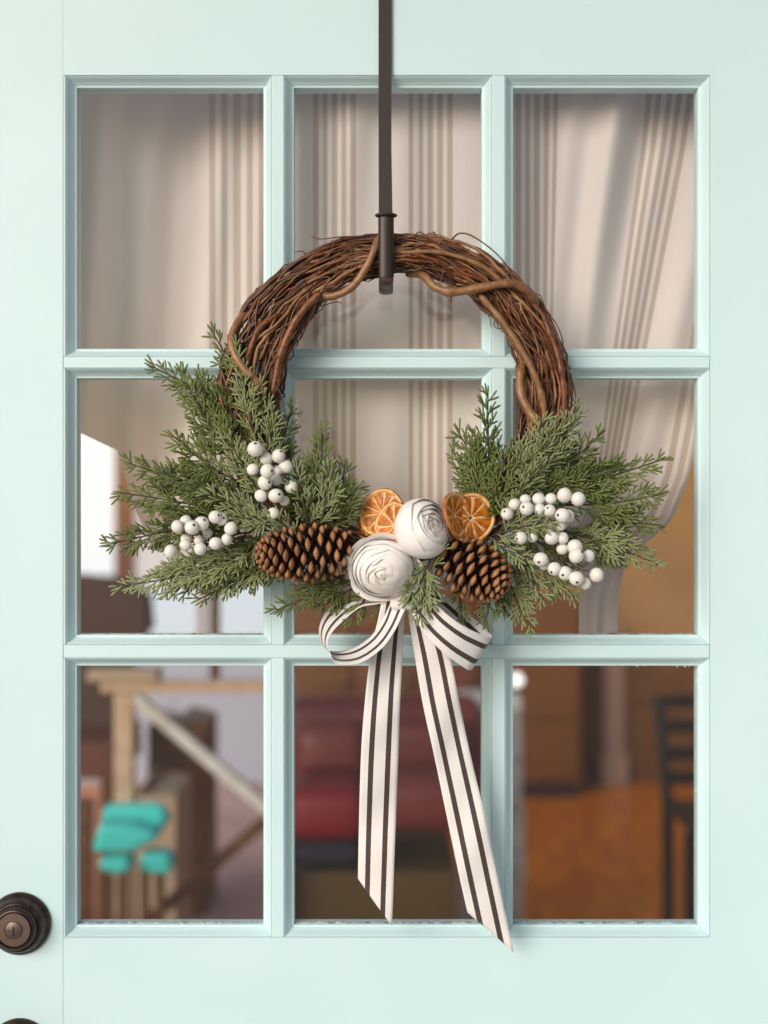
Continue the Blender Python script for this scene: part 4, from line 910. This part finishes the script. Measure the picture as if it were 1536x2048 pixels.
# boxes
def carton(px0, py0, px1, py1, y, mt, label):
    p, q = P(px0, py0, y), P(px1, py1, y); t = thing('carton', (p.x/2+q.x/2, y+.15, fl_z), label, 'box')
    box('body', (p.x, y, fl_z), (q.x, y+0.32, p.z-0.004), mt, t, 0.004); w2 = (q.x-p.x)/2
    o = beam('flap', (p.x+0.004, y+0.16, p.z), (p.x+0.004+w2*0.6, y+0.16, p.z+w2*0.5), 0.004, 0.30, mt, t, 0.0005)
    o = beam('flap', (q.x-0.004, y+0.16, p.z), (q.x-0.004-w2*0.9, y+0.16, p.z+w2*0.2), 0.004, 0.30, mt, t, 0.0005)
carton(262, 1590, 352, 1668, 2.75, 'cardboard', 'open cardboard box standing behind the turquoise chair')
carton(295, 1450, 412, 1660, 3.3, 'brown_wood', 'dark brown crate standing behind the diagonal timber brace')
# dark upholstered chair far left
yc_ = 3.1
dk = thing('dark_armchair', P(180, 1700, yc_), 'dark brown high backed armchair below the far window', 'armchair')
rb('backrest', [(60, 1165), (150, 1150), (236, 1162), (290, 1190), (296, 1260), (262, 1300), (235, 1480), (60, 1480)], yc_, yc_+0.14, 'dark_cloth', dk)
rb('seat', [(60, 1486), (226, 1486), (228, 1560), (60, 1560)], yc_-0.35, yc_+0.12, 'red_wood', dk)
for px, dy in ((75, -0.3), (210, -0.3), (75, 0.06), (210, 0.06)):
    a = P(px, 1560, yc_); beam('leg', (a.x, yc_+dy, fl_z), (a.x, yc_+dy, a.z), 0.05, 0.05, 'brown_wood', dk)
# rug on the floor
V = []; F = []
def floor_pt(px, py): 
    d = (H0-0.012)*D/((py-1024)*S); return Vector(((px-768)*S*d/D, d-D, 0.012))
x0, x1 = floor_pt(320, 1790).x, floor_pt(575, 1790).x
nn = 30
for j in range(nn):
    for i in range(nn):
        x = x0+(x1-x0)*i/(nn-1); y = 3.1+2.5*j/(nn-1); V.append((x+0.02*math.sin(y*9), y, 0.016+0.008*math.sin(x*14+y*6)*math.sin(y*5)))
F = [(j*nn+i, j*nn+i+1, (j+1)*nn+i+1, (j+1)*nn+i) for j in range(nn-1) for i in range(nn-1)]
o = tag(obj('rug', mesh('rug', V, F, 'pink_rug')), 'rumpled dusty pink rug on the floor by the timber frame', 'rug'); so = o.modifiers.new('thickness', 'SOLIDIFY'); so.thickness = 0.008
# armchair built in place of a red reflection in the middle pane
ya = 2.5
ra = thing('red_reflection_armchair', P(770, 1840, ya), 'added dark red armchair standing in for a red reflection behind the hanging ribbon tails', 'armchair')
def cushion(name, a, b2, y0, y1, mt, parent, bev=0.05):
    p, q = P(a[0], a[1], y0), P(b2[0], b2[1], y0); v_, f_ = box_vf((p.x, y0, q.z), (q.x, y1, p.z)); o = obj(name, mesh(name, v_, f_, mt, True), parent)
    bv = o.modifiers.new('round', 'BEVEL'); bv.width = bev; bv.segments = 6; return o
cushion('backrest', (560, 1398), (972, 1640), ya+0.12, ya+0.30, 'red_leather', ra, 0.07)
cushion('back_cushion', (585, 1450), (735, 1592), ya-0.02, ya+0.14, 'red_leather', ra, 0.06)
cushion('back_cushion', (745, 1440), (935, 1560), ya-0.02, ya+0.14, 'red_leather', ra, 0.06)
cushion('seat', (735, 1562), (925, 1668), ya-0.30, ya+0.12, 'red_leather', ra, 0.05)
cushion('seat_cushion', (570, 1578), (738, 1690), ya-0.34, ya+0.12, 'red_cushion', ra, 0.06)
cushion('valance', (575, 1686), (725, 1735), ya-0.30, ya+0.10, 'navy', ra, 0.03)
p, q = P(585, 1672, ya), P(905, 1700, ya); box('base', (p.x, ya-0.24, fl_z+0.10), (q.x, ya+0.28, P(0, 1700, ya).z), 'olive_wood', ra, 0.01)
for px, dy in ((595, -0.2), (890, -0.2), (595, 0.24), (890, 0.24)):
    a = P(px, 1800, ya); box('foot', (a.x-0.025, ya+dy-0.025, fl_z), (a.x+0.025, ya+dy+0.025, fl_z+0.10), 'dark_wood', ra, 0.004)
# cabinet on the back wall, middle
cb = thing('cabinet', P(770, 1640, 5.4), 'reddish brown wooden cabinet on the far wall behind the red armchair', 'cabinet')
p, q = P(578, 1150, 5.3), P(965, 1700, 5.3); zt_ = p.z
box('body', (p.x, 5.32, fl_z), (q.x, 5.68, zt_), 'red_wood', cb, 0.01)
for i in range(3):
    xa = p.x+0.03+i*(q.x-p.x-0.03)/3; xb = p.x+(i+1)*(q.x-p.x-0.03)/3
    d_ = box('door_panel', (xa, 5.30, 0.10), (xb, 5.318, zt_-0.06), 'brown_wood' if i < 2 else 'red_wood', cb, 0.008); box('knob', (xb-0.05, 5.27, zt_*0.5), (xb-0.02, 5.299, zt_*0.5+0.03), 'dark_wood', d_, 0.008)
# whitewashed stone pillar and globe lamp
yp = 2.9
pl = thing('stone_pillar', P(985, 1840, yp), 'rough whitewashed stone pillar behind the bar between the lower panes', 'pillar')
zc = fl_z; ptop = P(0, 1392, yp).z; xa, xb = P(922, 0, yp).x, P(1044, 0, yp).x; row = 0
while zc < ptop-0.03:
    hh = rnd(0.09, 0.16); hh = min(hh, ptop-zc); sp_ = xa+(xb-xa)*rnd(0.35, 0.65)
    for (a, b2) in ((xa, sp_-0.003), (sp_+0.003, xb)):
        box('stone', (a+rnd(-.012, .006), yp+rnd(-.01, .01), zc), (b2+rnd(-.006, .012), yp+0.2, zc+hh-0.005), 'white_stone_lit_brace', pl, 0.012)
    zc += hh; row += 1
gp = P(1033, 1360, yp+0.1); gr = 14*k_at(yp+0.1)
gl_ = thing('globe_lamp', (gp.x, gp.y, ptop), 'small round white globe lamp standing on the stone pillar', 'lamp')
V, F = lathe_vf([(gr*0.7, 0), (gr*0.7, 0.01), (gr*0.25, 0.014), (gr*0.25, max(0.02, gp.z-gr-ptop+0.006))], 20)
V = [(v_[0], v_[2], -v_[1]) for v_ in V]; obj('base', mesh('base', V, F, 'dark_wood'), gl_, Matrix.Translation((gp.x, gp.y, ptop)))
V, F = [], []
import bmesh
bm = bmesh.new(); bmesh.ops.create_uvsphere(bm, u_segments=24, v_segments=16, radius=gr); me = bpy.data.meshes.new('globe'); bm.to_mesh(me); bm.free(); me.materials.append(M_['globe_glow'])
for p_ in me.polygons: p_.use_smooth = True
obj('globe', me, gl_, Matrix.Translation(gp))
# sideboard under the right panes
sb_ = thing('sideboard', P(1105, 1560, 5.4), 'warm brown wooden sideboard on the far wall seen through the right panes', 'sideboard')
p, q = P(1010, 1195, 5.3), P(1165, 1590, 5.3)
box('body', (p.x, 5.3, fl_z+0.08), (q.x, 5.68, p.z), 'orange_wood', sb_, 0.01)
for k_ in range(3):
    za = 0.12+k_*(p.z-0.14)/3; box('drawer', (p.x+0.02, 5.28, za), (q.x-0.02, 5.298, za+(p.z-0.14)/3-0.02), 'orange_wood', sb_, 0.006)
box('plinth', (p.x+0.02, 5.32, fl_z), (q.x-0.02, 5.66, fl_z+0.078), 'dark_wood', sb_)
# pale door trim on the back wall
tr_ = thing('door_trim', P(1226, 1560, 5.65), 'pale pinkish upright trim board against the far tan wall', 'trim')
p, q = P(1206, 1250, 5.66), P(1246, 1590, 5.66); box('board', (p.x, 5.63, fl_z), (q.x, 5.662, p.z), 'pale_trim', tr_, 0.004); box('plinth_block', (p.x-0.02, 5.60, fl_z), (q.x+0.02, 5.628, 0.18), 'pale_trim', tr_, 0.004)
p, q = P(1168, 1302, 5.66), P(2300, 1700, 5.66)
tag(box('wainscot', (p.x, 5.664, fl_z), (4.1, 5.698, p.z), 'brown_wood'), 'dark brown boarding along the foot of the far tan wall', 'panelling')
# dark chair on the right
yd = 3.0
dc = thing('dark_chair', P(1370, 1800, yd), 'tall dark wooden slat back chair behind the lower right pane', 'chair')
def dpt(px, py, dy=0): a = P(px, py, yd); return Vector((a.x, yd+dy, a.z))
def fl_(v_): return Vector((v_.x, v_.y, fl_z))
for px in (1345, 1445):
    beam('back_post', fl_(dpt(px-8, 1700, .0)), dpt(px-10, 1600, 0.0), 0.036, 0.036, 'dark_wood', dc); beam('back_post', dpt(px-10, 1601, 0.0), dpt(px-22 if px < 1400 else px-10, 1395, 0.05), 0.036, 0.036, 'dark_wood', dc)
for py in (1405, 1455, 1510, 1560): beam('back_slat', dpt(1330, py, 0.035), dpt(1432, py, 0.035), 0.045, 0.02, 'dark_wood', dc)
a = dpt(1325, 1612, -0.40); b2 = dpt(1450, 1600, 0.02); box('seat', (a.x, yd-0.40, a.z), (b2.x, yd+0.02, b2.z), 'dark_wood', dc, 0.008)
for px in (1330, 1440): l_ = dpt(px, 1612, -0.36); beam('front_leg', fl_(l_), l_, 0.036, 0.036, 'dark_wood', dc)
